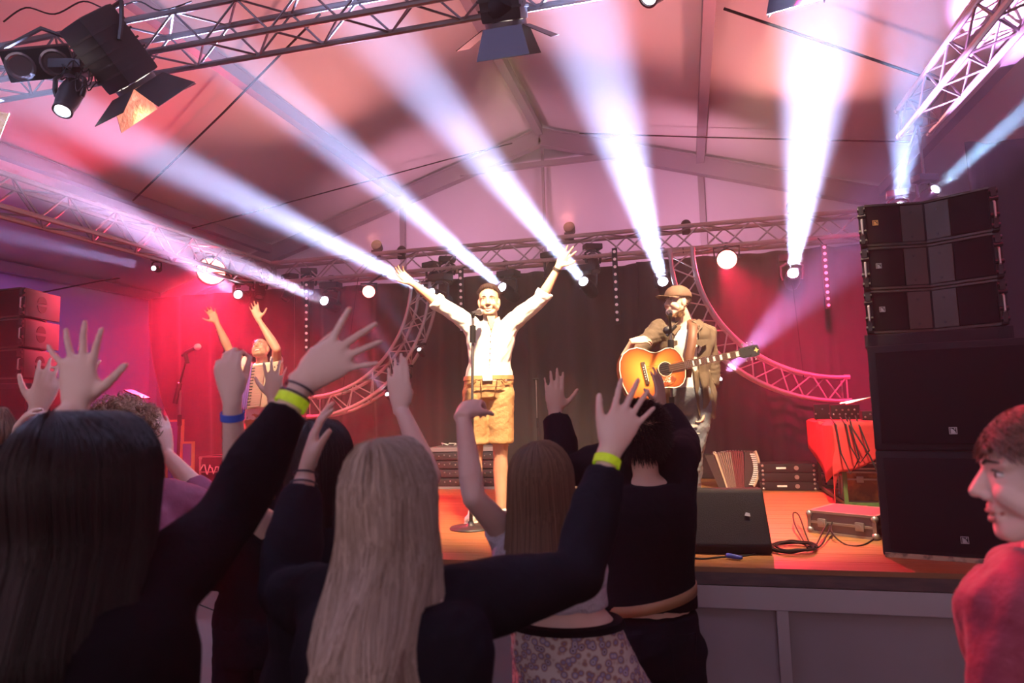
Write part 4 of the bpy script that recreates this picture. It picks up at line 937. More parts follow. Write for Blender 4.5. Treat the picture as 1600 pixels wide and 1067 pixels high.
# -- microphone stands
M['mic_mesh'] = mat('mic_mesh', (.55, .53, .55), .35, .9, bump=(400, .6, (1, 1, 1)))
def mic(T, p, d, s=1.0):
    p, d = V(p), V(d).normalized(); bb = MB(); bb.lathe([(.011*s, -.17*s), (.013*s, -.16*s), (.017*s, -.03*s), (.020*s, -.015*s)], p, d, 14); b_ = bb.build('microphone', 'black', T)
    bb = MB(); bb.lathe([(.020*s, -.015*s), (.0255*s, -.008*s), (.0265*s, .006*s), (.024*s, .020*s), (.016*s, .031*s), (.0001, .034*s)], p, d, 16); bb.build('microphone_head', 'mic_mesh', b_)
def mic_stand(label, base, top, micp, micd, flat=True, r=.0135, clutch=.55, grip=True):
    base, top = V(base), V(top); T = thing('microphone_stand', label, 'microphone stand', base); bb = MB()
    if flat: bb.lathe([(.148, 0), (.150, .006), (.145, .014), (.04, .02), (.022, .034), (.018, .05)], base, (0, 0, 1), 36)
    else:
        for a in (.5, 2.6, 4.7): bb.cyl(base+V((0, 0, .10)), base+V((.28*cos(a), .28*sin(a), .012)), .009, n=8)
    bb.build('base', 'black', T)
    j = base.lerp(top, clutch); bb = MB(); bb.cyl(base+V((0, 0, .03)), j, r, n=12); bb.build('lower_tube', 'black', T)
    bb = MB(); bb.cyl(j, top, r*.72, n=12); bb.build('upper_tube', 'alu_dark', T)
    bb = MB(); d_ = (top-base).normalized(); bb.cyl(j-d_*.05, j+d_*.05, r*1.45, n=14)
    bb.build('clutch', 'plastic', T)
    if grip: bb = MB(); bb.cyl(top-d_*.17, top-d_*.05, r*1.6, n=14); bb.build('grip_sleeve', 'plastic', T)
    return T
mp = Q_(751, 486, -.20)                                  # mic head in front of his mouth
sb = PZ(736, 826, DECK); tb = proj(sb)[2]; stop = V((sb.x, sb.y, 0)); 
bt = P(739, 497, proj(sb)[2]); top_ = V((bt.x*.5+sb.x*.5, bt.y*.5+sb.y*.5, bt.z)); top_ = bt
T = mic_stand('straight microphone stand on a round base in front of the singer', sb, top_, None, None, clutch=.58)
dmic = (mp-(top_+V((0, 0, .04)))).normalized()
h0 = top_+V((0, 0, .035)); mhead = h0+dmic*.14; mic(T, mhead, dmic)
bb = MB(); bb.tube([top_, top_+V((0, 0, .02)), h0], [.012, .014, .018], 8); bb.build('clip', 'plastic', T)
# -- guitarist
g0 = stand_at(1076, 803); tG = proj(g0)[2]; Fg = (CP-g0); Fg.z = 0; Fg.normalize(); Sg = V((-Fg.y, Fg.x, 0)); Sg = Sg if Sg.dot(_r) > 0 else -Sg
def G_(px, py, dt=0): return P(px, py, tG+dt)
Fgh = (Fg*.62-Sg*.80+Zv*.02).normalized()
Tg, Jg, qg, Qg, spg, hkg = person('person', 'guitarist in brown cap, open olive shirt and ripped jeans playing an acoustic guitar', g0, Sg, Fg, 1.76, neck=G_(1071, 503), hipc=G_(1074, 628, .02),
    head=G_(1058, 472, -.02), Fh=Fgh, skin='skin', voxel=.0045, smile=.8,
    shoulders={-1: G_(1030, 515), 1: G_(1104, 522, .03)},
    arms={-1: dict(e=G_(975, 566, -.10), w=G_(988, 535, -.28), h=dict(D=G_(1012, 531, -.27)-G_(988, 535, -.28), N=-Zv*.75-Fg*.75, sg=1, curl=(.62, .55, .5, .45), spread=(.1, .03, -.03, -.1), thumb=(.3, .4), thumb_curl=.3)),
          1: dict(e=G_(1112, 590, .04), w=G_(1103, 640, -.06), h=dict(D=G_(1096, 662, -.1)-G_(1103, 640, -.06), N=-Sg, sg=1, curl=(.6, .6, .6, .6), spread=(.05, 0, 0, -.05), thumb=(.5, .3)))},
    legs={-1: (G_(1052, 712, -.03), G_(1046, 782, .02)), 1: (G_(1082, 712, -.06), G_(1081, 786, -.02))},
    top=dict(m='white_shirt', sleeve=.3, z0=.93, z1=1.45, amp=.003, e=.008, name='t_shirt'), bottom=dict(m='denim', z1=1.02, f=.9, amp=.009, freq=30, e=.016, name='jeans'), shoes='belt', armk=.96)
# open shirt: shell without the front strip
def vest(T, J, sp, S, F, k, m, z0, gap, sl, e=.026, name='open_shirt', droop=None):
    bb = MB(); ns = 40
    zs = [.80, .84, .90, .97, 1.05, 1.13, 1.22, 1.31, 1.38, 1.43, 1.465, 1.49]
    tab = {z: (a, b) for z, a, b in BODY}; tab[.80] = (.150, .11); tab[1.49] = (.075, .07)
    rows = [z for z in zs if z >= z0]
    def fn(u, v):
        i = v*(len(rows)-1); i0 = min(int(i), len(rows)-2); t = i-i0; z = rows[i0]*(1-t)+rows[i0+1]*t
        a = tab[rows[i0]][0]*(1-t)+tab[rows[i0+1]][0]*t; b_ = tab[rows[i0]][1]*(1-t)+tab[rows[i0+1]][1]*t
        g = gap*(1.0-.25*v)+(.25*max(0, .5-v)); an = pi/2+g/2*1.0+(2*pi-g)*u; wv = .009*sin(an*9+v*4)+.011*sin(an*5+v*11)+.005*sin(v*31+an*6)
        return sp(z)+S*((a*k+e+wv)*cos(an))+F*((b_*k+e+wv)*sin(an))
    bb.grid(fn, 64, 40); o = bb.build(name, m, T, True, thick=.006); return o
vest(Tg, Jg, spg, Sg, Fg, 1.0, 'olive', .84, 1.15, .8)
for s_ in (-1, 1):
    a, b_, c_ = Jg[s_]; bb = MB(); f_ = .86 if s_ < 0 else 1.25; e_ = .018
    pts = [a-(b_-a)*.02, a.lerp(b_, .5), a.lerp(b_, min(f_, 1))]; rr_ = [.074, .066, .064]
    if f_ > 1: pts += [b_.lerp(c_, f_-1)]; rr_ += [.060]
    bb.cone(spg(1.36)+Sg*s_*.09, .090, a, .076, 12); bb.tube(pts, rr_, 16)
    if f_ > 1: bb.ell(b_, .062)
    blob('sleeve', bb, 'olive', Tg, .009, 2, lambda co, no: wrinkle(co, 7, 34, .012))
# hanging shirt tail at his side
bb = MB()
bb.grid(lambda u, v: G_(1082+u*27+v*10, 575+v*75+5*sin(u*9), -.10-.03*sin(u*7+v*2)+.06*u), 14, 18); bb.build('shirt_tail', 'olive', Tg, True, thick=.006)
# collar & pocket flaps
bb = MB()
for s_ in (-1, 1): bb.prism([(0, 0), (.07*s_, .055), (.095*s_, -.005), (.05*s_, -.07)], spg(1.45)+Fg*.10+Sg*.03*s_, Sg, (Zv-Fg*.45).normalized(), .006*s_)
bb.build('shirt_collar', 'olive', Tg, False)
for s_ in (-1, 1):
    bb = MB(); bb.prism([(-.05, .02), (.05, .02), (.05, -.012), (0, -.03), (-.05, -.012)], spg(1.33)+Fg*.135+Sg*.105*s_, (Sg-Fg*.45*s_).normalized(), Zv, .004); bb.build('pocket_flap', 'olive', Tg, False)
# cap
bb = MB(); cx, cyy, cz = 0, -.012, .045
bb.ell(qg(0, -.010, .045), (.086*hkg, .104*hkg, .080*hkg), Qg, 26, 16)
bb2 = MB(); vv = []; ff = []; keep = []
Uh = Qg.col[2]; bb3 = MB()
lim = qg(0, 0, .030)
vs = [V(v) for v in bb.v]; U3 = V((Qg[0][2], Qg[1][2], Qg[2][2])); F3 = V((Qg[0][1], Qg[1][1], Qg[2][1]))
keepf = [f for f in bb.f if all((vs[i]-lim).dot(U3) > -.004 for i in f)]
bb3.add(vs, keepf); me_ = bb3.build('cap_tmp', 'cap', Tg, True, thick=.005)
# drop unused verts
bmx = bmesh.new(); bmx.from_mesh(me_.data); bmesh.ops.delete(bmx, geom=[v for v in bmx.verts if not v.link_faces], context='VERTS'); bmx.to_mesh(me_.data); bmx.free(); me_.name = 'cap_crown'
bb = MB()
def brim(u, v): a = (u-.5)*2.3; r1 = 1+.0*v; x = .082*sin(a)*(1+.08*v); y = -.012+.100*cos(a)+v*.095*(cos(a*1.15)**1.0); return qg(x, y, .034-.010*v-.020*(abs(u-.5)*2)**2*v+.012*v)
bb.grid(brim, 24, 8); o_ = bb.build('cap_brim', 'cap', Tg, True, thick=.004)
bb = MB(); bb.grid(lambda u, v: brim(u, .02+.95*v)-U3*.004, 24, 8); bb.build('brim_underside', 'cap_under', o_, True)
# beard
ps = []; rs = np.random.RandomState(8)
while len(ps) < 2400:
    x, z = rs.uniform(-.070, .070), rs.uniform(-.108, -.030)
    if abs(x) < .05 and z > -.048-.0*x: continue
    if abs(x) < .026 and z > -.078: continue
    if abs(x) < .03 and -.05 > z > -.078: continue
    y = .086-abs(x)**1.7*9.5-(max(0, -.085-z))*.6
    if abs(x) > .050: y = rs.uniform(-.012, .040)
    p = np.array([x*1.0, y-.004, z]); L = rs.uniform(.008, .018)*(1.5 if z < -.085 else 1); d = np.array([x*3, .5, -.9])+rs.normal(size=3)*.25; d /= np.linalg.norm(d)
    ps.append([tuple(qg(*(p+d*L*t))) for t in np.linspace(0, 1, 4)])
strands('beard', ps, .0012, 'beard', Tg)
short_hair(Tg, qg, hkg, 'hair_brown', 9, 900, .008, .1, side=1, low=-.03)
bb = MB(); bb.ell(qg(-.079, -.004, -.046), .006); bb.build('ear_stud', 'leather_dark', Tg)
# rips in the jeans
M['rip'] = mat('frayed_white_threads', (.62, .58, .55), .9, bump=(120, .6, (1, 1, 6)))
for (x_, y_, w_, h_) in [(1079, 665, .05, .022), (1080, 677, .06, .012), (1078, 690, .055, .035), (1081, 716, .05, .02), (1048, 690, .03, .02)]:
    c_ = G_(x_, y_, -.118); bb = MB(); nn = 12
    pts = [(w_*cos(2*pi*i/nn)*(1+.2*sin(i*3)), h_*.6*sin(2*pi*i/nn)*(1+.25*cos(i*5))) for i in range(nn)]
    bb.prism(pts, c_, Sg, Zv, .006); bb.build('ripped_patch', 'rip', Tg, False)
# strap over the shoulder
bb = MB(); sw = .032
sps = [G_(1073, 590, -.20), G_(1077, 560, -.20), G_(1082, 530, -.19), G_(1083, 510, -.145), G_(1080, 499, -.05), G_(1070, 505, .10), G_(1040, 560, .14)]
vs = []; fs = []
for i, p in enumerate(sps):
    vs += [p-Sg*sw, p+Sg*sw]
    if i: fs.append((2*i-2, 2*i-1, 2*i+1, 2*i))
bb.add(vs, fs); strap_m = bb
# guitar
Tgt = thing('acoustic_guitar', 'orange sunburst acoustic guitar with black headstock held by the guitarist', 'guitar', G_(1015, 585, -.25))
gA = G_(968, 592, -.30); gB = G_(1170, 550, -.20)
X = (gB-gA).normalized(); nF = (Fg-X*Fg.dot(X)).normalized(); Y = nF.cross(X); 
if Y.z < 0: Y = -Y
gl = (gB-gA).length; sc = gl/1.03
half = [(0, .0), (.004, .06), (.02, .12), (.055, .170), (.11, .197), (.17, .198), (.22, .175), (.265, .145), (.30, .134), (.335, .138), (.38, .150), (.42, .148), (.455, .128), (.482, .085), (.494, .035), (.496, 0)]
out = [(x*sc, y*sc) for x, y in half]+[(x*sc, -y*sc) for x, y in half[-2:0:-1]]
O_ = gA-nF*.05
M['sun_top'] = None
m = bpy.data.materials.new('sunburst_top'); m.use_nodes = True; N = m.node_tree.nodes; L = m.node_tree.links; bs = N['Principled BSDF']; bs.inputs['Roughness'].default_value = .25; bs.inputs['Coat Weight'].default_value = .3
at = N.new('ShaderNodeAttribute'); at.attribute_name = 'edge'; rp_ = N.new('ShaderNodeValToRGB'); e_ = rp_.color_ramp.elements; e_[0].position = 0; e_[0].color = (.16, .035, .012, 1); e_[1].position = .28; e_[1].color = (.50, .12, .02, 1)
x_ = e_.new(.65); x_.color = (.74, .27, .045, 1); L.new(at.outputs['Fac'], rp_.inputs[0]); L.new(rp_.outputs[0], bs.inputs['Base Color']); M['sun_top'] = m
M['mahog'] = mat('red_brown_wood', (.17, .035, .02), .25, noise=(5, (.10, .02, .012), .3, .7, (6, 1, 1)), coat=.4)
M['binding'] = mat('cream_binding', (.80, .72, .55), .4); M['rosewood'] = mat('rosewood', (.06, .03, .02), .4); M['pearl'] = mat('pearl_inlay', (.75, .74, .68), .25)
M['pickguard'] = mat('tortoise_pickguard', (.22, .05, .02), .2, noise=(18, (.40, .16, .06), .45, .6, (1, 1, 1)))
bb = MB(); bb.prism(out, O_, X, Y, .10*sc if X.cross(Y).dot(nF) > 0 else -.10*sc)
bb.build('guitar_body', 'mahog', Tgt, False)
frontO = gA+nF*.0505*sc
# top plate with rings for the sunburst
bb = MB(); cen = V((.22*sc, 0, 0)); vals = []; n = len(out); rings = 9
for r_ in range(rings+1):
    f = 1-r_/rings
    for (x, y) in out: bb.v.append(tuple(frontO+X*(cen.x+(x-cen.x)*f)+Y*(y*f))); vals.append(r_/rings)
for r_ in range(rings):
    for j in range(n): a = r_*n+j; b_ = r_*n+(j+1) % n; bb.f.append((a, b_, b_+n, a+n)); bb.m.append(0)
tp = bb.build('soundboard', 'sun_top', Tgt, True); at_ = tp.data.attributes.new('edge', 'FLOAT', 'POINT'); at_.data.foreach_set('value', vals)
def gp(x, y, z=0): return frontO+X*x*sc+Y*y*sc+nF*z*sc
bb = MB(); bb.tube([gp(x/sc, y/sc, .001) for x, y in out], .0035*sc, 6, closed=True); bb.build('binding', 'binding', Tgt)
bb = MB(); bb.lathe([(.0001, .0045), (.05*sc, .0045)], gp(.345, 0), nF, 28); bb.build('soundhole', 'black', Tgt, False)
bb = MB(); bb.lathe([(.052*sc, .002), (.052*sc, .004), (.056*sc, .004), (.056*sc, .001)], gp(.345, 0), nF, 28, ring=True); bb.build('rosette', 'binding', Tgt)
pgp = [(.36, -.055), (.315, -.05), (.29, -.02), (.26, -.05), (.235, -.10), (.27, -.13), (.33, -.125), (.375, -.115), (.41, -.09), (.40, -.05)]
bb = MB(); bb.prism([(x*sc, y*sc) for x, y in pgp], frontO+nF*.002, X, Y, .0025 if X.cross(Y).dot(nF) > 0 else -.0025); pg_ = bb.build('pickguard', 'pickguard', Tgt, False)
bb = MB(); rr = random.Random(3)
for i in range(9):
    cx_, cy_ = .27+.03*(i % 4)+rr.uniform(-.008, .008), -.07-.022*(i//4)+rr.uniform(-.008, .008)
    for k_ in range(4): a = rr.uniform(0, 6.28); bb.ell(gp(cx_+.009*cos(a), cy_+.009*sin(a), .005), (.006*sc, .0025*sc, .001), frame(nF, X*cos(a)+Y*sin(a)), 6, 4)
bb.build('flower_inlay', 'pearl', pg_)
bb = MB(); Qx = Matrix((X, Y, nF)).transposed(); bb.box(gp(.185, 0, .006), (.03*sc, .17*sc, .012*sc), Q=Qx, bev=.003); br = bb.build('bridge', 'rosewood', Tgt)
bb = MB()
for i in range(6): bb.cyl(gp(.18, -.045+.018*i, .012), gp(.18, -.045+.018*i, .017), .004*sc, n=8)
bb.box(gp(.195, 0, .013), (.005*sc, .13*sc, .006*sc), Q=Qx); bb.build('bridge_pins', 'pearl', br)
bb = MB(); bb.box(gp(.70, 0, -.012), (.52*sc, .052*sc, .028*sc), Q=Qx, bev=.005); bb.build('neck', 'mahog', Tgt)
bb = MB(); bb.box(gp(.65, 0, .006), (.56*sc, .055*sc, .009*sc), Q=Qx); fb = bb.build('fretboard', 'rosewood', Tgt)
bb = MB(); bi = MB(); L0 = .65
for i in range(1, 20):
    x_ = .93-L0*(1-2**(-i/12)); x2 = .93-L0*(1-2**(-(i-1)/12)); bb.box(gp(x_, 0, .011), (.0022*sc, .055*sc, .002*sc), Q=Qx)
    if i in (1, 3, 5, 7, 9, 12, 15): bi.box(gp((x_+x2)/2, 0, .011), ((x2-x_)*.62*sc, .036*sc, .0015*sc), Q=Qx)
bb.build('frets', 'silver', fb); bi.build('block_inlays', 'pearl', fb)
hs = [(.93, -.026), (.955, -.038), (1.0, -.042), (1.05, -.045), (1.085, -.040), (1.095, 0), (1.085, .040), (1.05, .045), (1.0, .042), (.955, .038), (.93, .026)]
bb = MB(); bb.prism([(x*sc, y*sc) for x, y in hs], frontO-nF*.012, X, Y, .014 if X.cross(Y).dot(nF) > 0 else -.014); hd_ = bb.build('headstock', 'black', Tgt, False)
for i in range(3):
    for s_ in (-1, 1):
        bb = MB(); p = gp(.975+.038*i, s_*.042, -.004); bb.cyl(p, p+Y*s_*.022*sc, .003*sc, n=6); bb.ell(p+Y*s_*.026*sc, (.009*sc, .005*sc, .007*sc), Qx, 8, 6); bb.cyl(gp(.975+.038*i, s_*.026, 0), gp(.975+.038*i, s_*.026, .012), .0045*sc, n=8); bb.build('tuning_peg', 'silver', hd_)
bb = MB(); bb.lathe([(.0001, .004), (.010*sc, .004), (.012*sc, .002)], gp(1.068, 0), nF, 5)
for a in range(4): bb.ell(gp(1.068+.012*cos(a*pi/2), .012*sin(a*pi/2), .004), (.007*sc, .004*sc, .002*sc), frame(nF, X*cos(a*pi/2)+Y*sin(a*pi/2)), 8, 4)
bb.build('headstock_ornament', 'badge_gold', hd_)
bb = MB()
for i in range(6): bb.cyl(gp(.19, -.045+.018*i, .017), gp(.93, -.018+.0072*i, .014), .0007, n=4)
bb.build('strings', 'silver', Tgt)
strap_o = strap_m.build('strap', 'strap', Tgt, True, thick=.004)
# guitarist mic stand
gb = PZ(1052, 812, DECK); gt = P(1048, 520, proj(gb)[2]); 
T = mic_stand('thin microphone stand in front of the guitarist', gb, gt, None, None, flat=True, clutch=.62)
md = V((0.05, 1, .15)).normalized()
mh = G_(1046, 488, -.33); hh = mh-(mh-gt).normalized()*.10
mic(T, mh, (qg(0, .09, -.06)-mh)); bb = MB(); bb.tube([gt, gt.lerp(mh, .6)-Fg*.0, mh-(qg(0, .09, -.06)-mh).normalized()*.12], [.01, .01, .014], 8); bb.build('clip', 'plastic', T)
bb = MB(); bb.ell(gt+V((-.02, 0, .02)), (.035, .02, .03)); bb.cyl(gt-V((.03, 0, .02)), gt+V((.04, 0, .05)), .012, n=8); bb.build('swivel_joint', 'black', T)
# -- accordion player
a0 = stand_at(408, 770); tA = 6.6; a0 = P(408, 770, tA); a0.z = DECK; Fa = (CP-a0); Fa.z = 0; Fa.normalize(); Sa = V((-Fa.y, Fa.x, 0)); Sa = Sa if Sa.dot(_r) > 0 else -Sa
def A_(px, py, dt=0): return P(px, py, tA+dt)
Fah = (Fa*.75-Sa*.35+Zv*.50)
Uah = V(_u)*.8-Fa*.5
Ta, Ja, qa, Qa, spa, hka = person('person', 'accordion player at the back left with head tilted back and both arms raised', a0, Sa, Fa, 1.76, neck=A_(410, 567, .05), hipc=A_(413, 664, .1),
    head=A_(407, 546, -.02), Fh=Fah, Uh=(Zv*.85-Fa*.45), skin='skin_tan', voxel=.006, smile=.4, openm=.004,
    shoulders={-1: A_(388, 575), 1: A_(432, 573)},
    arms={-1: dict(e=A_(357, 545, -.08), w=A_(339, 505, -.12), h=dict(D=A_(328, 484, -.15)-A_(339, 505, -.12), N=Fa, sg=-1, curl=(.35, .3, .3, .4), spread=(.25, .08, -.08, -.3), thumb=(1.0, .1))),
          1: dict(e=A_(432, 545, -.32), w=A_(405, 501, -.30), h=dict(D=A_(397, 478, -.3)-A_(405, 501, -.3), N=Fa, sg=1, curl=(.12, .1, .1, .12), spread=(.16, .05, -.06, -.2), thumb=(1.1, .15)))},
    top=dict(m='white_shirt', sleeve=.42, z0=.97, z1=1.47, amp=.004, name='t_shirt'), bottom=dict(m='leather', kind='shorts', f=.8, name='shorts', z1=1.03), shoes='shoe_w')
short_hair(Ta, qa, hka, 'hair_brown', 5, 1500, .03, .6, quiff=.5, side=.5)
M['acc_gold'] = mat('accordion_gold', (.62, .50, .36), .35, .3); M['acc_keys'] = mat('accordion_keys', (.42, .30, .24), .3); M['bellows'] = mat('violet_bellows', (.22, .10, .45), .6); M['acc_black'] = mat('accordion_black', (.035, .03, .03), .3)
def accordion(label, c, S, F, U, w, h, d, cols, ztilt=0, grp=None, nb=9):
    T = thing('accordion', label, 'accordion', c); Q_a = Matrix((S, F, U)).transposed(); c = V(c)
    def q_(x, y, z): return c+S*x+F*y+U*z
    bb = MB(); bb.box(q_(.08*w, 0, 0), (.42*w, d, h), Q=Q_a, bev=.018); tr = bb.build('treble_case', cols[0], T)
    bb = MB(); bb.box(q_(-.03*w, d*.5+.004, 0), (.18*w, .022, h*.9), Q=Q_a, bev=.004); kb = bb.build('keyboard', cols[1], T)
    bb = MB()
    for i in range(19): bb.box(q_(-.03*w, d*.5+.017, -h*.44+h*.88*i/18), (.17*w, .006, h*.036), Q=Q_a)
    kk = bb.build('piano_keys', cols[1], kb)
    bb = MB()
    for i in range(13): bb.box(q_(-.11*w, d*.5+.02, -h*.40+h*.8*i/12), (.05*w, .01, h*.022), Q=Q_a)
    bb.build('sharp_keys', 'acc_black', kb)
    bb = MB()
    for i in range(7):
        for j in range(3): bb.cyl(q_(.16*w+.04*w*j, d*.5, -h*.35+h*.7*i/6+.01*j), q_(.16*w+.04*w*j, d*.5+.008, -h*.35+h*.7*i/6+.01*j), .006, n=8)
    bb.build('grille_holes', 'acc_black', tr)
    bb = MB()
    for i in range(nb): bb.box(q_(-.14*w-.018*w*1.6*i, 0, 0), (.018*w, d*.96, h*.97), Q=Q_a, bev=.004); bb.box(q_(-.14*w-.018*w*1.6*(i+.5), 0, 0), (.018*w, d*.86, h*.88), Q=Q_a)
    bb.build('bellows', cols[2], T)
    bb = MB(); bb.box(q_(-.14*w-.018*w*1.6*nb-.05*w, 0, 0), (.12*w, d*.95, h*.98), Q=Q_a, bev=.012); bb.build('bass_case', cols[0], T)
    return T, q_
bU = (Zv*.995-Fa*.05).normalized(); 
Tac, qq = accordion('cream and gold accordion strapped to the chest of the man at the back left', A_(404, 603, -.26), (Sa*.96+Fa*.05-Zv*-.12).normalized(), Fa, (Zv-Sa*-.12).normalized(), .60, .42, .17, ('acc_gold', 'acc_keys', 'bellows'), nb=4)
bb = MB()
for s_ in (-1, 1): bb.tube([A_(409+15*s_, 578, -.28), A_(409+15*s_, 568, -.12), A_(411+14*s_, 574, .14)], .012, 6)
bb.build('shoulder_straps', 'leather_dark', Tac)
mb_ = PZ(278, 768, DECK); mb_ = P(276, 762, 6.2); mb_.z = DECK; mj = P(282, 600, 6.2); mt = P(292, 553, 6.2)
T = mic_stand('microphone stand with a slanted boom beside the accordion player', mb_, P(282, 610, 6.2), None, None, flat=False, clutch=.75, grip=False)
bb = MB(); bb.cyl(P(273, 630, 6.2), P(281, 598, 6.2), .022, n=10); bb.cyl(P(275, 622, 6.2), P(291, 560, 6.2), .009, n=8); bb.cyl(P(289, 553, 6.2), P(293, 568, 6.2), .02, n=10); bb.cyl(P(284, 556, 6.2), P(296, 548, 6.2), .012, n=8); bb.build('boom', 'plastic', T)
mic(T, P(308, 542, 6.1), P(310, 541, 6.1)-P(290, 550, 6.2), 1.1)
# ---------------------------------------------------------------- audience in front of the stage
M['black_top'] = mat('black_cotton', (.006, .004, .0055), .9, bump=(26, .25, (1, 1, 1)), spec=.03)
M['navy_top'] = mat('dark_navy_cotton', (.009, .0075, .0105), .9, bump=(26, .25, (1, 1, 1)), spec=.03)
M['black_jeans'] = mat('black_denim', (.008, .007, .011), .9, bump=(60, .2, (1, 1, 1)), spec=.03)
M['dark_shoe'] = mat('dark_shoe', (.02, .02, .02), .5)
M['lace'] = mat('white_lace', (.55, .52, .62), .85, bump=(55, .8, (1, 1, 1)))
M['magenta_top'] = mat('wine_red_cotton', (.16, .03, .07), .8, bump=(24, .25, (1, 1, 1)))
M['red_jacket'] = mat('deep_red_jacket', (.22, .015, .04), .6, bump=(22, .4, (1, 1, 1)), sheen=.2)
M['band_yellow'] = mat('neon_yellow_wristband', (.62, .85, .02), .5, noise=(60, (.50, .70, .02), .45, .6, (1, 1, 1)), emit=((.6, .9, .02), .10)); M['band_blue'] = mat('blue_wristband', (.05, .14, .75), .5)  # yellow band is given a faint glow, though it is no lamp
M['hairtie'] = mat('dark_hair_tie', (.03, .018, .03), .7)
M['h_dark'] = hairmat('dark_brown_hair', (.006, .003, .003), (.018, .007, .007), .34); M['h_blonde'] = hairmat('ash_blonde_hair', (.21, .14, .11), (.52, .39, .32), .42)
M['h_brown'] = hairmat('light_brown_hair', (.09, .045, .026), (.20, .11, .065), .38); M['h_red'] = hairmat('red_brown_hair', (.10, .03, .015), (.18, .06, .03), .4); M['h_black'] = hairmat('black_hair', (.008, .006, .007), (.02, .012, .012), .4)
M['h_fair'] = hairmat('fair_curly_hair', (.22, .13, .08), (.42, .28, .18), .5)
M['h_wavy'] = hairmat('wavy_brown_hair', (.10, .04, .03), (.22, .10, .07), .45)
# floral skirt
m = bpy.data.materials.new('floral_cotton'); m.use_nodes = True; N = m.node_tree.nodes; L = m.node_tree.links; bs = N['Principled BSDF']; bs.inputs['Roughness'].default_value = .85
tc = N.new('ShaderNodeTexCoord'); vo = N.new('ShaderNodeTexVoronoi'); vo.inputs['Scale'].default_value = 48; L.new(tc.outputs['Object'], vo.inputs['Vector'])
cr = N.new('ShaderNodeValToRGB'); e = cr.color_ramp.elements; e[0].position = .12; e[0].color = (.10, .06, .10, 1); e[1].position = .62; e[1].color = (.58, .52, .50, 1)
for p_, c_ in ((.2, (.55, .45, .48, 1)), (.34, (.22, .22, .42, 1)), (.46, (.30, .14, .10, 1))): x_ = e.new(p_); x_.color = c_
L.new(vo.outputs['Distance'], cr.inputs[0]); L.new(cr.outputs[0], bs.inputs['Base Color']); M['floral'] = m
FS = V((-.05, 1, 0)).normalized()
def facing(deg): a = R(deg); F = V((-sin(a), cos(a), 0)); return F, V((cos(a), sin(a), 0))     # 0 = towards the stage
def ground(px, t): p = P(px, 640, t); return V((p.x, p.y, 0))
def topz(px, py, t): return P(px, py, t).z
def crowd(label, px, ptop, t, deg=8, group=None, hairtop=.0, **kw):
    F, S = facing(deg); g = ground(px, t); H = topz(px, ptop, t)-hairtop
    return person('person', label, g, S, F, H, **kw)+(F, S, g)
def hd(D, N=(0, 1, 0), sg=1, **k): return dict(D=V(D), N=V(N), sg=sg, **k)
def imgd(dx, dy, dz=0): return _r*dx-_u*dy+_f*dz      # direction from image axes (dy down)
UPc = _u
# A: dark-haired woman, nearest, left
tA_ = 1.10
T, J, q, Q, sp, hk, F, S, g = crowd('person with long dark shiny hair and black top nearest at left, both arms raised', 138, 640, tA_, 6, fem=1, skin='skin_pale', hairtop=.01,
    shoulders={-1: P(10, 935, 1.12), 1: P(232, 930, 1.12)}, face=True, jaw=.92, voxel=.005,
    arms={-1: dict(e=P(-20, 790, 1.30), w=P(112, 640, 1.42), h=hd(imgd(.02, -1, .05), _f, -1, curl=(.10, .12, .15, .12), spread=(.12, -.12, -.42, -.80), thumb=(1.0, -.1), s=1.0)),
          1: dict(e=P(352, 812, 1.26), w=P(470, 603, 1.38), h=hd(imgd(.80, -.60, .10), _f, 1, curl=(.08, .10, .12, .10), spread=(.48, -.02, -.20, -.46), thumb=(.35, .6), s=1.04))},
    top=dict(m='black_top', sleeve=1.80, z0=.95, amp=.006, freq=20, seed=11, e=.024, name='black_top', cuff=.55), bottom=dict(m='black_jeans', name='trousers'), shoes='dark_shoe')
long_hair(T, q(0, -.012, .0), F, Zv, hk, 'h_dark', .34, 6500, 2, w=1.20, flare=.12, width=.0015, push=.05)
band(T, J[1][2], J[1][1], .13, .0305, .020, 'band_yellow', label='neon yellow wristband'); band(T, J[1][2], J[1][1], .02, .0285, .004, 'hairtie', 'hair_tie'); band(T, J[1][2], J[1][1], .08, .030, .004, 'hairtie', 'hair_tie')
# B: blonde woman, centre
T, J, q, Q, sp, hk, F, S, g = crowd('person with long ash-blonde hair and dark top, seen from behind, yellow wristband on raised arm', 607, 683, 1.24, 2, fem=1, skin='skin_pale', hairtop=.01,
    shoulders={-1: P(520, 945, 1.27), 1: P(706, 950, 1.27)}, jaw=.92, voxel=.005,
    arms={-1: dict(e=P(446, 925, 1.42), w=P(477, 742, 1.56), h=hd(imgd(.20, -1, .1), imgd(1, .15, .35), -1, curl=(.25, .22, .2, .2), spread=(.06, .02, -.02, -.05), thumb=(.55, .15), s=.95)),
          1: dict(e=P(900, 898, 1.42), w=P(951, 712, 1.55), h=hd(imgd(.42, -.90, .06), _f, 1, curl=(.10, .10, .12, .15), spread=(.16, -.06, -.20, -.42), thumb=(.62, .0), s=1.0))},
    top=dict(m='navy_top', sleeve=1.86, z0=.97, amp=.009, freq=18, seed=12, e=.028, name='dark_top', cuff=.75), bottom=dict(m='black_jeans', name='trousers'), shoes='dark_shoe')
long_hair(T, q(0, -.012, .0), F, Zv, hk, 'h_blonde', .62, 11000, 4, w=1.0, flare=.24, width=.00125, curl=.7, bulge=.05, push=.105)
band(T, J[1][2], J[1][1], .06, .0285, .020, 'band_yellow', label='neon yellow wristband')
band(T, J[-1][2], J[-1][1], .0, .0265, .004, 'hairtie', 'hair_tie'); band(T, J[-1][2], J[-1][1], .09, .0285, .004, 'hairtie', 'hair_tie')
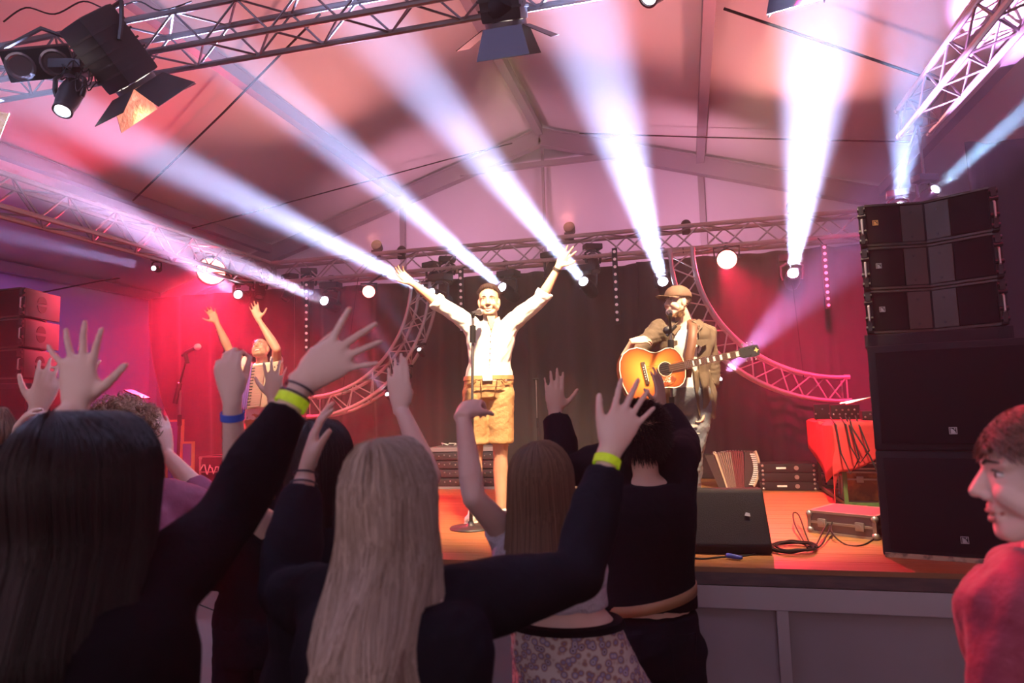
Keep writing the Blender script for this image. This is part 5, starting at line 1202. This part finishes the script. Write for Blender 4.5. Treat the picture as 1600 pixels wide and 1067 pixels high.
# F: woman with brown hair, white lace top, floral skirt
T, J, q, Q, sp, hk, F, S, g = crowd('person with brown hair, white lace top and floral skirt, bare left arm raised limp-wristed', 842, 690, 1.95, 4, fem=1, skin='skin_pale', hairtop=.01,
    shoulders={-1: P(790, 832, 1.96), 1: P(882, 850, 1.98)}, hipc=P(893, 1010, 1.97), jaw=.92,
    arms={-1: dict(e=P(740, 778, 1.86), w=P(724, 655, 1.93), h=hd(imgd(.25, -.35, .9), imgd(.2, .9, .3), -1, curl=(.9, .9, .9, .9), spread=(.05, .02, -.02, -.05), thumb=(.5, .4), thumb_curl=.5)),
          1: dict(w=P(925, 1080, 2.05), h=hd(imgd(.1, .9, .3), -S if False else V((-1, 0, 0)), 1, curl=(.3, .3, .3, .3)))},
    top=dict(m='lace', sleeve=.22, z0=1.06, amp=.006, seed=13, e=.014, name='lace_top', freq=30), bottom=dict(m='floral', kind='skirt', z0=.45, name='floral_skirt', amp=.012, freq=20), shoes='dark_shoe')
long_hair(T, q(0, -.012, .0), F, Zv, hk, 'h_brown', .30, 6000, 6, w=1.10, flare=.42, width=.0015, push=.03)
bb = MB(); loft(bb, [(sp(1.035), S*.172, F*.122), (sp(1.065), S*.166, F*.118)], 30); bb.build('waist_belt', 'black_top', T)
# H: person in black with dark hair
T, J, q, Q, sp, hk, F, S, g = crowd('person with short black hair, black sweater and tan waist strap, both hands raised', 1000, 624, 2.45, 10, skin='skin', hairtop=.01,
    shoulders={-1: P(958, 722, 2.46), 1: P(1056, 722, 2.50)}, wscale=.92,
    arms={-1: dict(e=P(884, 735, 2.55), w=P(868, 648, 2.70), h=hd(imgd(-.02, -1, .05), _f, -1, curl=(.12, .1, .1, .12), spread=(.10, .04, -.04, -.14), thumb=(.95, .0))),
          1: dict(e=P(1070, 690, 2.75), w=P(1036, 640, 2.88), h=hd(imgd(-.1, -1, 0), imgd(-.7, 0, .6), 1, curl=(.15, .12, .1, .12), spread=(.05, .02, -.02, -.05), thumb=(.9, .1)))},
    top=dict(m='black_top', sleeve=1.93, z0=.99, amp=.008, freq=20, seed=14, e=.026, name='black_sweater', cuff=1.0), bottom=dict(m='black_jeans', name='dark_jeans', e=.014), shoes='dark_shoe')
short_hair(T, q, hk, 'h_black', 21, 3800, .045, .3, side=.9, low=-.06)
M['tan'] = mat('tan_leather', (.34, .17, .08), .5)
bb = MB(); vs = []; fs = []; n_ = 40
for i in range(n_):
    a = 2*pi*i/n_; lean = .035*cos(a)
    for zz in (-.018, .018): vs.append(sp(1.075+lean)+V((0, 0, zz))+S*(.165*cos(a))+F*(.142*sin(a)))
    fs.append((2*i, 2*((i+1) % n_), 2*((i+1) % n_)+1, 2*i+1))
bb.add(vs, fs); bb.build('tan_strap', 'tan', T, True, thick=.004)
for s_ in (-1, 1):
    bb = MB(); bb.tube([sp(.99)+S*s_*.04-F*.138, sp(.985)+S*s_*.10-F*.125, sp(.985)+S*s_*.14-F*.095, sp(.86)+S*s_*.13-F*.105, sp(.85)+S*s_*.06-F*.14, sp(.97)+S*s_*.05-F*.14], .0016, 4); bb.build('pocket_seam', 'navy_top', T)
# E: dark-haired woman left of centre
T, J, q, Q, sp, hk, F, S, g = crowd('person with long black hair left of the blonde, blue wristband on clenched hand', 500, 655, 1.95, 4, fem=1, skin='skin_pale', hairtop=.01,
    shoulders={-1: P(440, 835, 1.96), 1: P(562, 835, 1.98)}, jaw=.92,
    arms={-1: dict(e=P(372, 790, 1.86), w=P(362, 628, 1.80), h=hd(imgd(-.14, -1, .0), _f, -1, curl=(.72, .70, .70, .75), spread=(.04, .01, -.02, -.05), thumb=(.3, .5), thumb_curl=.3)),
          1: dict(e=P(672, 745, 2.05), w=P(628, 642, 2.15), h=hd(imgd(-.08, -1, .05), _f, -1, curl=(.1, .12, .2, .25), spread=(-.05, .02, .0, -.05), thumb=(.0, .0) if False else (-.55, .1)))},
    top=dict(m='black_top', sleeve=.3, z0=.97, amp=.007, freq=20, seed=15, e=.016, name='black_t_shirt'), bottom=dict(m='black_jeans', name='trousers'), shoes='dark_shoe')
long_hair(T, q(0, -.012, .0), F, Zv, hk, 'h_black', .42, 3800, 8, w=1.05, flare=.15, width=.0017)
band(T, J[-1][2], J[-1][1], .13, .0285, .019, 'band_blue', label='blue wristband')
# K: person with red-brown hair behind the raised black sleeve
T, J, q, Q, sp, hk, F, S, g = crowd('person with red-brown hair mostly behind a raised black sleeve, hand before the accordion', 405, 672, 2.75, 5, fem=1, skin='skin',
    arms={-1: dict(w=P(372, 905, 2.75)), 1: dict(w=P(429, 628, 2.72), e=P(452, 720, 2.65), h=hd(imgd(.0, -1, .05), _f, 1, curl=(.15, .15, .15, .15), spread=(.3, .1, -.1, -.3), thumb=(.9, .1)))},
    top=dict(m='black_top', sleeve=1.9, z0=.97, amp=.007, seed=16, e=.016, name='black_top'), bottom=dict(m='black_jeans', name='trousers'), shoes='dark_shoe')
long_hair(T, q(0, -.012, .0), F, Zv, hk, 'h_red', .40, 1500, 10, w=1.05, flare=.1, width=.0026)
# C: fair curly hair behind A
T, J, q, Q, sp, hk, F, S, g = crowd('person with fair curly hair and wine-red top behind the nearest dark-haired head', 188, 632, 2.15, 6, fem=0, skin='skin',
    shoulders={1: P(262, 782, 2.17)},
    arms={-1: dict(w=P(125, 640, 2.3), e=P(105, 740, 2.2), h=hd(imgd(0, -1, 0), _f, -1)), 1: dict(e=P(345, 808, 2.30), w=P(262, 712, 2.45), h=hd(imgd(-.25, -1, .1), imgd(-.8, 0, .5), 1, curl=(.15, .15, .15, .2), spread=(.08, .02, -.03, -.08), thumb=(.6, .1)))},
    top=dict(m='magenta_top', sleeve=1.5, z0=.97, amp=.010, freq=20, seed=17, e=.02, name='wine_red_top'), bottom=dict(m='black_jeans', name='trousers'), shoes='dark_shoe')
rs = np.random.RandomState(5); ps = []
for i in range(900):
    v = rs.normal(size=3); v /= np.linalg.norm(v)
    if v[2] < -.25 or (v[1] > .35 and v[2] < .45): continue
    c0 = np.array([v[0]*.076, v[1]*.095-.012, v[2]*.088+.03]); ph = rs.uniform(0, 6.3); L = rs.uniform(.03, .055); tt = np.linspace(0, 1, 12)
    e1 = np.cross(v, [0, 0, 1.01]); e1 /= np.linalg.norm(e1)+1e-6; e2 = np.cross(v, e1)
    ps.append([tuple(q(*(c0+v*L*t+e1*.009*cos(ph+9*t)+e2*.009*sin(ph+9*t)))) for t in tt])
strands('hair', ps, .0022, 'h_fair', T)
# D: person at the left edge, hands clapping
T, J, q, Q, sp, hk, F, S, g = crowd('person at the left edge, mostly out of view, both hands raised', -28, 640, 2.25, -12, fem=1, skin='skin_pale',
    arms={-1: dict(w=P(18, 712, 2.15), e=P(-20, 800, 2.2), h=hd(imgd(.25, -1, 0), imgd(.9, 0, .3), -1, curl=(.45, .45, .45, .45), spread=(.05, .02, -.02, -.05), thumb=(.6, .3))),
          1: dict(w=P(58, 645, 2.30), e=P(35, 760, 2.2), h=hd(imgd(.35, -1, .0), imgd(-.5, 0, .8), 1, curl=(.2, .18, .18, .2), spread=(.15, .05, -.05, -.2), thumb=(.8, .1)))},
    top=dict(m='navy_top', sleeve=1.72, z0=.97, amp=.007, seed=18, e=.018, name='dark_top'), bottom=dict(m='black_jeans', name='trousers'), shoes='dark_shoe')
long_hair(T, q(0, -.012, .0), F, Zv, hk, 'h_brown', .25, 1200, 12, w=1.05, width=.0026)
band(T, J[1][2], J[1][1], .06, .028, .006, 'hairtie', 'bracelet')
# I: profile at the right edge
F_ = (imgd(-1, 0, .42)); F_.z = 0; F_.normalize(); S_ = V((-F_.y, F_.x, 0)); S_ = -S_ if S_.dot(_f) < 0 else S_
g = ground(1650, 1.22); hc = P(1632, 742, 1.16)
T, J, q, Q, sp, hk = person('person', 'person in profile at the right edge with short wavy hair and deep red jacket', g, S_, F_, 1.72, neck=P(1650, 880, 1.24), head=hc, Fh=F_+V((0, 0, -.05)), skin='skin_pale', smile=.2,
    fem=.6, top=dict(m='red_jacket', sleeve=1.9, z0=.9, amp=.024, freq=17, seed=19, e=.045, name='red_jacket'), bottom=dict(m='black_jeans', name='trousers'), shoes='dark_shoe', voxel=.004,
    shoulders={-1: P(1608, 965, 1.10) if True else None})
rs = np.random.RandomState(15); ps = []
for i in range(5200):
    v = rs.normal(size=3); v /= np.linalg.norm(v)
    if v[2] < -.75 or (v[1] > .45 and v[2] < .30) or (v[1] > .0 and v[2] < -.1): continue
    c0 = np.array([v[0]*.074, v[1]*.093-.012, v[2]*.085+.03]); ph = rs.uniform(0, 1.5)+v[0]*6; L = rs.uniform(.045, .075); tt = np.linspace(0, 1, 10); dn = np.array([0, -.2, -.6])
    e1 = np.cross(v, [0, 0, 1.01]); e1 /= np.linalg.norm(e1)+1e-6
    ps.append([tuple(q(*(c0+v*L*.55*t+dn*L*t*t+e1*.008*sin(ph+7*t)))) for t in tt])
strands('hair', ps, .0020, 'h_wavy', T)
# ---------------------------------------------------------------- things on the stage floor
def Qyaw(deg): a = R(deg); return Matrix(((cos(a), -sin(a), 0), (sin(a), cos(a), 0), (0, 0, 1)))
M['wedge'] = mat('monitor_paint', (.012, .010, .011), .6, bump=(260, .3, (1, 1, 1)), spec=.12)
c = PZ(1150, 868, DECK); ex_, ey_ = axes(2); T = thing('monitor_wedge', 'black wedge monitor lying on the stage edge in front of the guitarist', 'monitor speaker', c)
sec = [(0, .05), (.03, 0), (.40, .0), (.44, .07), (.20, .335), (.13, .345), (.10, .33)]
Wm = (PPl(1222, 830, c, ey_)-PPl(1078, 830, c, ey_)).dot(ex_); lft = (PPl(1074, 860, c, ey_)-c).dot(ex_)
o_ = V((c.x, c.y, DECK+.001))+ex_*lft; bb = MB(); bb.prism(sec, o_, ey_, Zv, Wm)
hz_ = DECK; bc = o_+ex_*Wm/2
def taper(p):
    p = V(p); x = (p-bc).dot(ex_); z = p.z-DECK; f = 1+.07-.30*z/.345 if z > .06 else .86
    return p+ex_*(x*f-x)
bb.v = [tuple(taper(p)) for p in bb.v]
bx = bb.build('cabinet', 'wedge', T, False); bv = bx.modifiers.new('b', 'BEVEL'); bv.width = .012; bv.segments = 3; bv.limit_method = 'ANGLE'
bb = MB(); gd = (V((0, 0, 0))+ey_*(.20-.44)+Zv*(.335-.07)).normalized()
bb.prism([(.05, .03), (Wm-.05, .03), (Wm-.11, .30), (.11, .30)], o_+ey_*.446+Zv*.075, ex_, gd, -.006); bb.build('speaker_grille', 'grille', T, False)
bb = MB(); pl_ = o_+ex_*Wm*.66+ey_*.055+Zv*.20; nn_ = (ex_.cross((ey_*.10+Zv*.28).normalized())); bb.prism([(0, 0), (.03, -.005), (.028, .012), (.008, .018)], pl_+nn_*.008, ex_, (ey_*.10+Zv*.28).normalized(), .004); bb.build('badge', 'badge', T, False)
# aluminium edged flat case beside the right speakers
M['case_side'] = mat('brown_grey_laminate', (.20, .14, .12), .45); M['case_top'] = mat('red_laminate', (.22, .03, .05), .5)
def flight_case(label, c, deg, w, d, h, m='case_side', name='flight_case', lid=None, latch=True, group=None, mtop=None, parts=True):
    c = V(c); Qc = Qyaw(deg); T = thing(name, label, 'case', c, group); o = lambda x, y, z: c+Qc @ V((x, y, z))
    bb = MB(); bb.box(o(0, 0, h/2+.002), (w-.012, d-.012, h-.006), Q=Qc); bb.build('body', m, T, False)
    if mtop: bb = MB(); bb.box(o(0, 0, h-.001), (w-.03, d-.03, .006), Q=Qc); bb.build('lid', mtop, T, False)
    bb = MB(); e = .011
    for sx in (-1, 1):
        for sy in (-1, 1): bb.box(o(sx*(w/2-e/2), sy*(d/2-e/2), h/2+.002), (e*2, e*2, h), Q=Qc)
        for z in (.006, h*.5 if not lid else h*lid, h-.004):
            bb.box(o(sx*(w/2-e/2), 0, z), (e*2, d, e*1.2), Q=Qc); bb.box(o(0, sx*(d/2-e/2), z), (w, e*2, e*1.2), Q=Qc)
    bb.build('aluminium_edging', 'alu_case', T, False)
    for sx in (-1, 1):
        for sy in (-1, 1):
            for z in (.02, h-.018): bb = MB(); bb.ell(o(sx*(w/2-.006), sy*(d/2-.006), z), .022, nu=10, nv=6); bb.build('ball_corner', 'silver_dull', T)
    if latch:
        for x in (-w*.28, w*.28): bb = MB(); bb.box(o(x, -d/2-.008, h*(lid or .5)), (.05, .016, .05), Q=Qc, bev=.004); bb.cyl(o(x, -d/2-.018, h*(lid or .5)), o(x, -d/2-.022, h*(lid or .5)), .014, n=10); bb.build('latch', 'silver_dull', T)
    return T
M['alu_case'] = mat('case_edging', (.42, .38, .36), .35, .8); M['silver_dull'] = mat('dull_steel', (.45, .43, .42), .35, .8)
cc = PZ(1325, 845, DECK); Qc = Qyaw(-38); flight_case('flat brown flight case with metal corners lying by the right subwoofers', (cc+Qc @ V((-.0, .0, 0)))+V((.10, .29, 0)), -35, .40, .36, .135, mtop='case_top')
# cables on the planks
rr = random.Random(11)
def floor_cable(pts, r, label, zs=None, group='cable bundle by the wedge monitor'):
    w3 = []
    for i, (x, y) in enumerate(pts):
        p = PZ(x, y, DECK+r); p.z = DECK+r+(zs[i] if zs else 0); w3.append(p)
    # smooth by Catmull-Rom
    out = []
    for i in range(len(w3)-1):
        p0, p1, p2, p3 = w3[max(i-1, 0)], w3[i], w3[i+1], w3[min(i+2, len(w3)-1)]
        for k in range(6): t = k/6; out.append(.5*((2*p1)+(-p0+p2)*t+(2*p0-5*p1+4*p2-p3)*t*t+(-p0+3*p1-3*p2+p3)*t**3))
    out.append(w3[-1]); return rope('stage_cable', out, r, label, group=group)
pts_ = []; zz_ = []
for i in range(7):
    cx, cyy = 1232+i*2, 857+i*.6; rx, ry = 36+rr.uniform(-7, 7), 7+rr.uniform(-2, 2); n = 13
    for k in range(n): pts_.append((cx+rx*cos(2*pi*k/n+.1*i), cyy+ry*sin(2*pi*k/n+.1*i))); zz_.append(.004*i+.003*(k % 3))
floor_cable(pts_, .0045, 'black cable coiled on the planks between the wedge monitor and the flat case', zs=zz_, group=None)
floor_cable([(1262, 856), (1243, 832), (1241, 821), (1250, 823), (1262, 848), (1272, 856), (1290, 838), (1310, 826)], .0045, 'black cable standing up in a narrow loop behind the coil', zs=[0, .05, .08, .07, .03, 0, .05, .09], group=None)
floor_cable([(1272, 856), (1284, 854), (1300, 836), (1308, 824), (1300, 842), (1320, 850), (1350, 851), (1380, 831)], .0045, 'black cable running from the coil past the flat case to the right subwoofer', zs=[0, .01, .06, .1, .05, 0, 0, 0], group=None)
floor_cable([(1195, 862), (1165, 868), (1130, 870), (1100, 873), (1085, 872)], .005, 'dark cable lying along the foot of the wedge monitor', group=None)
M['blue_tape'] = mat('blue_plug', (.03, .05, .30), .5)
bb = MB(); pp = PZ(1138, 868, DECK+.02); bb.cone(pp, .014, pp+V((.06, -.02, -.005)), .011); tag(bb.build('cable_plug', 'blue_tape', None, True, base=pp), 'blue cable plug lying in front of the wedge monitor', 'plug')
# folded accordion at the drape
M['acc_red'] = mat('dark_red_bellows', (.14, .03, .035), .5)
c = PZ(1153, 764, DECK); c.z = DECK+.004; T = thing('accordion', 'dark accordion standing on the planks before the drape, bellows fanned open', 'accordion', c)
def fan(x0, x1, a0, a1, h, dpt, m, name, T, y0=0):
    bb = MB(); pts = [(x0, y0), (x1, y0), (x1+h*sin(a1), h*cos(a1)), (x0+h*sin(a0), h*cos(a0))]; bb.prism(pts, c+V((0, .02, 0)), V((1, 0, 0)), Zv, -dpt); return bb.build(name, m, T, False)
bs_ = fan(-.17, -.10, R(-20), R(-16), .33, .20, 'acc_black', 'bass_case', T); fan(-.103, -.088, R(-17), R(-15), .345, .21, 'acc_gold', 'gold_trim', bs_)
for i in range(13):
    a0 = -15+i*1.35; fan(-.088+.0115*i, -.079+.0115*i, R(a0), R(a0+1.0), .335+.008*sin(i/12*pi), .19, 'acc_red' if i > 6 else 'case_side', 'bellows_fold', T)
tc2 = fan(.062, .14, R(3), R(5), .34, .20, 'acc_black', 'treble_case', T)
bb = MB(); pts_ = [c+V((.145+.045*sin(t*pi)+.03*t, .0, .02+.33*t)) for t in [k/12 for k in range(13)]]
bb.tube(pts_, .013, 6); kb2 = bb.build('keyboard_edge', 'acc_gold', tc2)
bb = MB()
for k in range(16): p = c+V((.125+.035*sin(k/15*pi)+.025*k/15, -.004, .04+.28*k/15)); bb.box(p, (.045, .012, .011))
bb.build('piano_keys', 'white', tc2)
bb = MB()
for k in range(14): bb.ell(c+V((-.16+.34*k/13-.02, .01, .335+.022*sin(k/13*pi))), .005, nu=6, nv=4)
bb.build('edge_studs', 'silver_dull', T)
bb = MB(); cs = PZ(1147, 764, DECK+.02)
# stack of thin rack cases with white labels
for i in range(3):
    c = PZ(1234, 767, DECK); c = V((c.x, c.y+.16, DECK+.082*i+.001)); T = thing('rack_case', ['thin black rack case, lowest of the stack beside the accordion', 'thin black rack case in the middle of the stack beside the accordion', 'thin black rack case on top of the stack beside the accordion'][i], 'case', c, 'black rack cases beside the accordion')
    bb = MB(); bb.box(c+V((0, 0, .039)), (.50, .30, .076), bev=.008); bb.build('body', 'plastic', T)
    bb = MB()
    for x in (-.22, .22):
        for z in (.016, .062): bb.ell(c+V((x, -.152, z)), (.012, .006, .012))
    bb.build('corner_studs', 'silver_dull', T)
    if i != 1: bb = MB(); bb.box(c+V((-.06, -.152, .04)), (.085, .004, .016)); bb.build('white_label', 'white', T, False)
    bb = MB(); bb.cyl(c+V((.07, -.150, .04)), c+V((.07, -.165, .04)), .020, n=12); bb.build('latch', 'silver_dull', T)
# table with red cloth
TZ = DECK+.64
fl = PZ(1264, 655, TZ); nl = PZ(1303, 661, TZ); 
dl = (fl-nl); dl.z = 0; dn = V((dl.y, -dl.x, 0)).normalized()
if dn.x < 0: dn = -dn
dn = V((.97, -.12, 0)).normalized(); TWd = 1.35; fr = fl+dn*TWd; nr = nl+dn*TWd
M['green_metal'] = mat('green_painted_metal', (.05, .11, .03), .5); M['red_cloth'] = mat('red_tablecloth', (.42, .018, .022), .8, bump=(14, .3, (1, 1, 1)))
T = thing('folding_table', 'folding table with green metal legs behind the right subwoofers', 'table', V((nl.x, nl.y, DECK)))
bb = MB(); bb.prism([(0, 0), (TWd, 0), (TWd, dl.length), (0, dl.length)], nl-Zv*.03, dn, dl.normalized(), .025); bb.build('table_top', 'ply', T, False)
for a in (nl, fl, nr, fr):
    iw = (fr+nl)/2-a; iw.z = 0; p = a+iw.normalized()*.07; bb = MB(); bb.box(V((p.x, p.y, DECK+(TZ-.03-DECK)/2)), (.028, .028, TZ-.03-DECK-.002)); bb.build('leg', 'green_metal', T, False)
bb = MB()
for a, b2 in ((nl, nr), (fl, fr), (nl, fl)):
    i1 = ((fr+nl)/2-a).normalized()*.07; i2 = ((fr+nl)/2-b2).normalized()*.07; p1 = a+i1; p2 = b2+i2; p1.z = p2.z = DECK+.03; F = frame(p2-p1, (0, 0, 1)); bb.box((p1+p2)/2, (.025, .02, (p2-p1).length), Q=F)
bb.build('foot_rail', 'green_metal', T, False)
def cloth(u, v):
    # u 0..1 along the near edge, v: -.55 hanging front .. 1 back
    vv = v*1.6-.6
    base_ = nl+dn*(TWd*(u*1.12-.10))
    ov = max(0, .10-u*1.12)                           # part hanging over the left side
    edge = .16+.14*abs(sin(u*7+.6))+.10*sin(u*3.1+2)
    if vv >= 0: p = base_+dl*vv*1.0
    else: p = base_-dl.normalized()*(.012+.02*sin(u*19)*min(1, -vv*2))+Zv*(vv/.6*edge)
    if ov > 0: p = nl+dl*max(vv, 0)+(p-base_ if vv < 0 else V((0, 0, 0)))-dn*(.015+.02*sin(vv*9))-Zv*(ov*2.8*TWd*(1+.3*sin(vv*5)))
    return p+Zv*.006
bb = MB(); bb.grid(cloth, 60, 40); tc_ = bb.build('tablecloth', 'red_cloth', None, True, base=nl, thick=.004); tag(tc_, 'bright red cloth draped unevenly over the table behind the right speakers', 'tablecloth')
def tp_(u, v, z=0): return nl+dn*(TWd*u)+dl*v+Zv*(z+.010)
Qt = Matrix((dn, V((-dn.y, dn.x, 0)), Zv)).transposed()
def device(label, name, u, v, w, d, h, knobs=8, group=None):
    c = tp_(u, v); T = thing(name, label, 'audio device', c, group); bb = MB(); bb.box(c+Zv*h/2, (w, d, h), Q=Qt, bev=.006); bb.build('housing', 'plastic', T); bb = MB(); r_ = random.Random(int(u*1000))
    for i in range(knobs): bb.cyl(c+Qt @ V((r_.uniform(-w*.4, w*.4), -d/2, h*r_.uniform(.3, .8))), c+Qt @ V((r_.uniform(-w*.4, w*.4), -d/2-.012, h*.5)), .006, n=8) if False else bb.ell(c+Qt @ V((w*(-.42+.84*i/max(knobs-1, 1)), -d/2-.004, h*(.35+.3*(i % 2)))), .008)
    bb.build('knobs', 'silver_dull', T); return T
device('small black speaker box on the left corner of the red cloth', 'amplifier', .05, .75, .13, .16, .13, 3)
device('black mixing desk with knobs on the red cloth', 'mixing_desk', .16, .62, .22, .26, .12, 9)
device('low black equipment box between mixer and chrome rail on the red cloth', 'effects_unit', .29, .3, .26, .22, .07, 7)
T = thing('chrome_rail', 'bent chrome rail standing on the red-covered table', 'rail', tp_(.45, .3))
bb = MB(); bb.tube([tp_(.10, .2, .13), tp_(.17, .2, .155), tp_(.24, .2, .18), tp_(.265, .2, .17), tp_(.28, .2, .02)], .008, 8); bb.build('front_rod', 'silver', T)
bb = MB(); bb.tube([tp_(.12, .5, .13), tp_(.20, .5, .155), tp_(.28, .5, .175), tp_(.30, .5, .165), tp_(.31, .5, .02)], .008, 8); bb.build('rear_rod', 'silver', T)
for i, (x0, dz, lab) in enumerate([(.0, .38, 'black cable hanging in a long loop over the front of the red cloth'), (.05, .30, 'second black cable drooping beside the long loop on the red cloth'), (.20, .45, 'black cable dropping from the table to the flight case below')]):
    rope('stage_cable', [tp_(x0, .1, .03), tp_(x0, -.06, -.02), tp_(x0+.01, -.09, -dz*.6), tp_(x0+.05, -.10, -dz), tp_(x0+.10, -.09, -dz*.7), tp_(x0+.08, -.07, -.1), tp_(x0+.07, .05, .04)] if i < 2 else [tp_(x0-.12, .0, .03), tp_(x0-.12, -.07, -.05), tp_(x0-.05, -.10, -.25), tp_(x0, -.12, -.45)], .006, lab, group='cables hanging off the red table')
M['burl'] = mat('amber_burl_wood', (.50, .24, .07), .35, noise=(9, (.20, .07, .02), .42, .58, (1, 1, 1)))
c = PZ(1352, 788, DECK); flight_case('amber wood-grained flight case under the red table', V((c.x+.20, c.y+.28, DECK)), -8, .62, .40, .24, m='burl', lid=.75)
flight_case('black flight case lying on top of the wood-grained case under the table', V((c.x+.18, c.y+.29, DECK+.258)), -8, .64, .42, .10, m='plastic')
c = PZ(1294, 766, DECK); flight_case('small dark case on the planks under the far end of the table', V((c.x+.12, c.y+.25, DECK)), 0, .28, .28, .12, m='plastic')
bb = MB(); c = PZ(1348, 801, DECK); bb.box(V((c.x, c.y+.03, DECK+.022)), (.09, .06, .04), bev=.003); tag(bb.build('wood_block', 'burl', None, False, base=c), 'small wooden block on the planks before the wood-grained case', 'block')
# rack behind the singer
c = PZ(724, 764, DECK); T = thing('amplifier_rack', 'low rack of amplifiers with pale metal frame behind the singer', 'rack', V((c.x, c.y+.2, DECK)))
cx_, cy_ = c.x, c.y; bb = MB(); bb.box((cx_, cy_+.2, DECK+.20), (.74, .38, .37)); bb.build('case', 'plastic', T, False)
bb = MB()
for sx in (-.38, -.02, .38): bb.box((cx_+sx, cy_+.01, DECK+.21), (.024, .024, .42))
for z in (.012, .40): bb.box((cx_, cy_+.01, DECK+z), (.78, .026, .026))
bb.box((cx_, cy_+.2, DECK+.42), (.80, .42, .016)); bb.build('frame', 'alu', T, False)
for j in range(2):
    for i in range(4):
        bb = MB(); z = DECK+.07+.09*i; x = cx_+(-.2 if j == 0 else .18); bb.box((x, cy_+.004, z), (.33, .02, .075), bev=.004); pn = bb.build('rack_unit', 'acc_black', T)
        bb = MB()
        for k in range(5): bb.ell((x-.12+.06*k, cy_-.008, z+.01*((k+i) % 2)), .008)
        bb.build('knobs', 'silver_dull', pn)
bb = MB(); rr = random.Random(2); pts = [V((cx_-.3+.03*k+rr.uniform(-.02, .02), cy_+.12+rr.uniform(-.06, .06), DECK+.445+rr.uniform(0, .03))) for k in range(16)]; bb.tube(pts, .006); tag(bb.build('cable_tangle', 'white', None, True, base=pts[0]), 'pale tangled cable on top of the amplifier rack behind the singer', 'cable')
c = PZ(908, 764, DECK); bb = MB(); bb.prism([(0, 0), (.20, 0), (.20, .10), (.14, .17), (.0, .235)], V((c.x-.17, c.y, DECK+.002)), V((1, 0, 0)), Zv, -.25)
M['cream'] = mat('cream_paint', (.62, .55, .42), .6); wdg = bb.build('sloped_box', 'cream', None, False, base=c); tag(wdg, 'cream coloured sloped box on the planks behind the dark sleeve, right of the singer', 'box')
bb2 = wdg.modifiers.new('b', 'BEVEL'); bb2.width = .01; bb2.segments = 2
mb2 = P(843, 770, 6.9); mb2.z = DECK; mt2 = P(841, 592, 6.9); mt2 = V((mb2.x, mb2.y, mt2.z))
T = mic_stand('thin unused microphone stand standing by the dark drape between singer and guitarist', mb2, mt2, None, None, flat=False, clutch=.6, r=.008, grip=False)
bb = MB(); bb.cyl(mt2-V((.03, 0, 0)), mt2+V((.03, 0, .005)), .010, n=8); bb.build('clip', 'plastic', T)
# left back of the stage
M['frame_wood'] = mat('gilt_wood_frame', (.45, .28, .12), .5); M['blue_board'] = mat('blue_board', (.06, .09, .35), .6)
for (x0, x1, y0, y1, yy, lab) in [(262, 284, 656, 738, 7.0, 'tall gilt-edged blue board leaning at the back left'), (284, 301, 690, 742, 6.9, 'smaller gilt-edged blue board beside the tall one at the back left')]:
    a = PY(x0, y0, yy); b_ = PY(x1, y1, yy); w_ = b_.x-a.x; h_ = a.z-DECK; T = thing('framed_board', lab, 'board', V((a.x, yy, DECK)), 'boards at the back left'); bb = MB()
    bb.box((a.x+w_/2, yy, DECK+h_/2), (w_-.04, .012, h_-.04)); bb.build('panel', 'blue_board', T, False); bb = MB()
    for x in (a.x, a.x+w_): bb.box((x, yy, DECK+h_/2), (.025, .03, h_))
    for z in (.014, h_*.45, h_-.012): bb.box((a.x+w_/2, yy, DECK+z), (w_, .03, .024))
    bb.build('frame', 'frame_wood', T, False)
c = PY(328, 740, 6.9); T = flight_case('open-topped pale edged case with tangled cables at the back left', V((c.x, 7.1, DECK)), 0, .36, .3, .36, m='plastic', latch=False)
pts = [V((c.x-.15+.02*k+rr.uniform(-.02, .02), 6.93+rr.uniform(-.02, .0), DECK+.2+rr.uniform(-.07, .08))) for k in range(14)]
rope('stage_cable', pts, .007, 'pale tangled cable on the front of the case at the back left', m='white')
# small keyboard stand seen over the curly hair
c = P(214, 616, 5.9); T = thing('music_stand', 'slanted black music stand seen above the curly-haired head', 'music stand', V((c.x, c.y, DECK)))
bb = MB(); bb.box(c, (.20, .10, .012), Q=Matrix.Rotation(R(22), 3, 'Y')); bb.build('tray', 'black', T, False)
bb = MB(); bb.cyl(V((c.x, c.y, DECK)), c, .01, n=8); bb.build('pole', 'black', T)
bb = MB()
for a in (.5, 2.6, 4.7): bb.cyl(V((c.x, c.y, DECK+.14)), V((c.x+.2*cos(a), c.y+.2*sin(a), DECK+.008)), .007, n=6)
bb.build('tripod_legs', 'black', T)
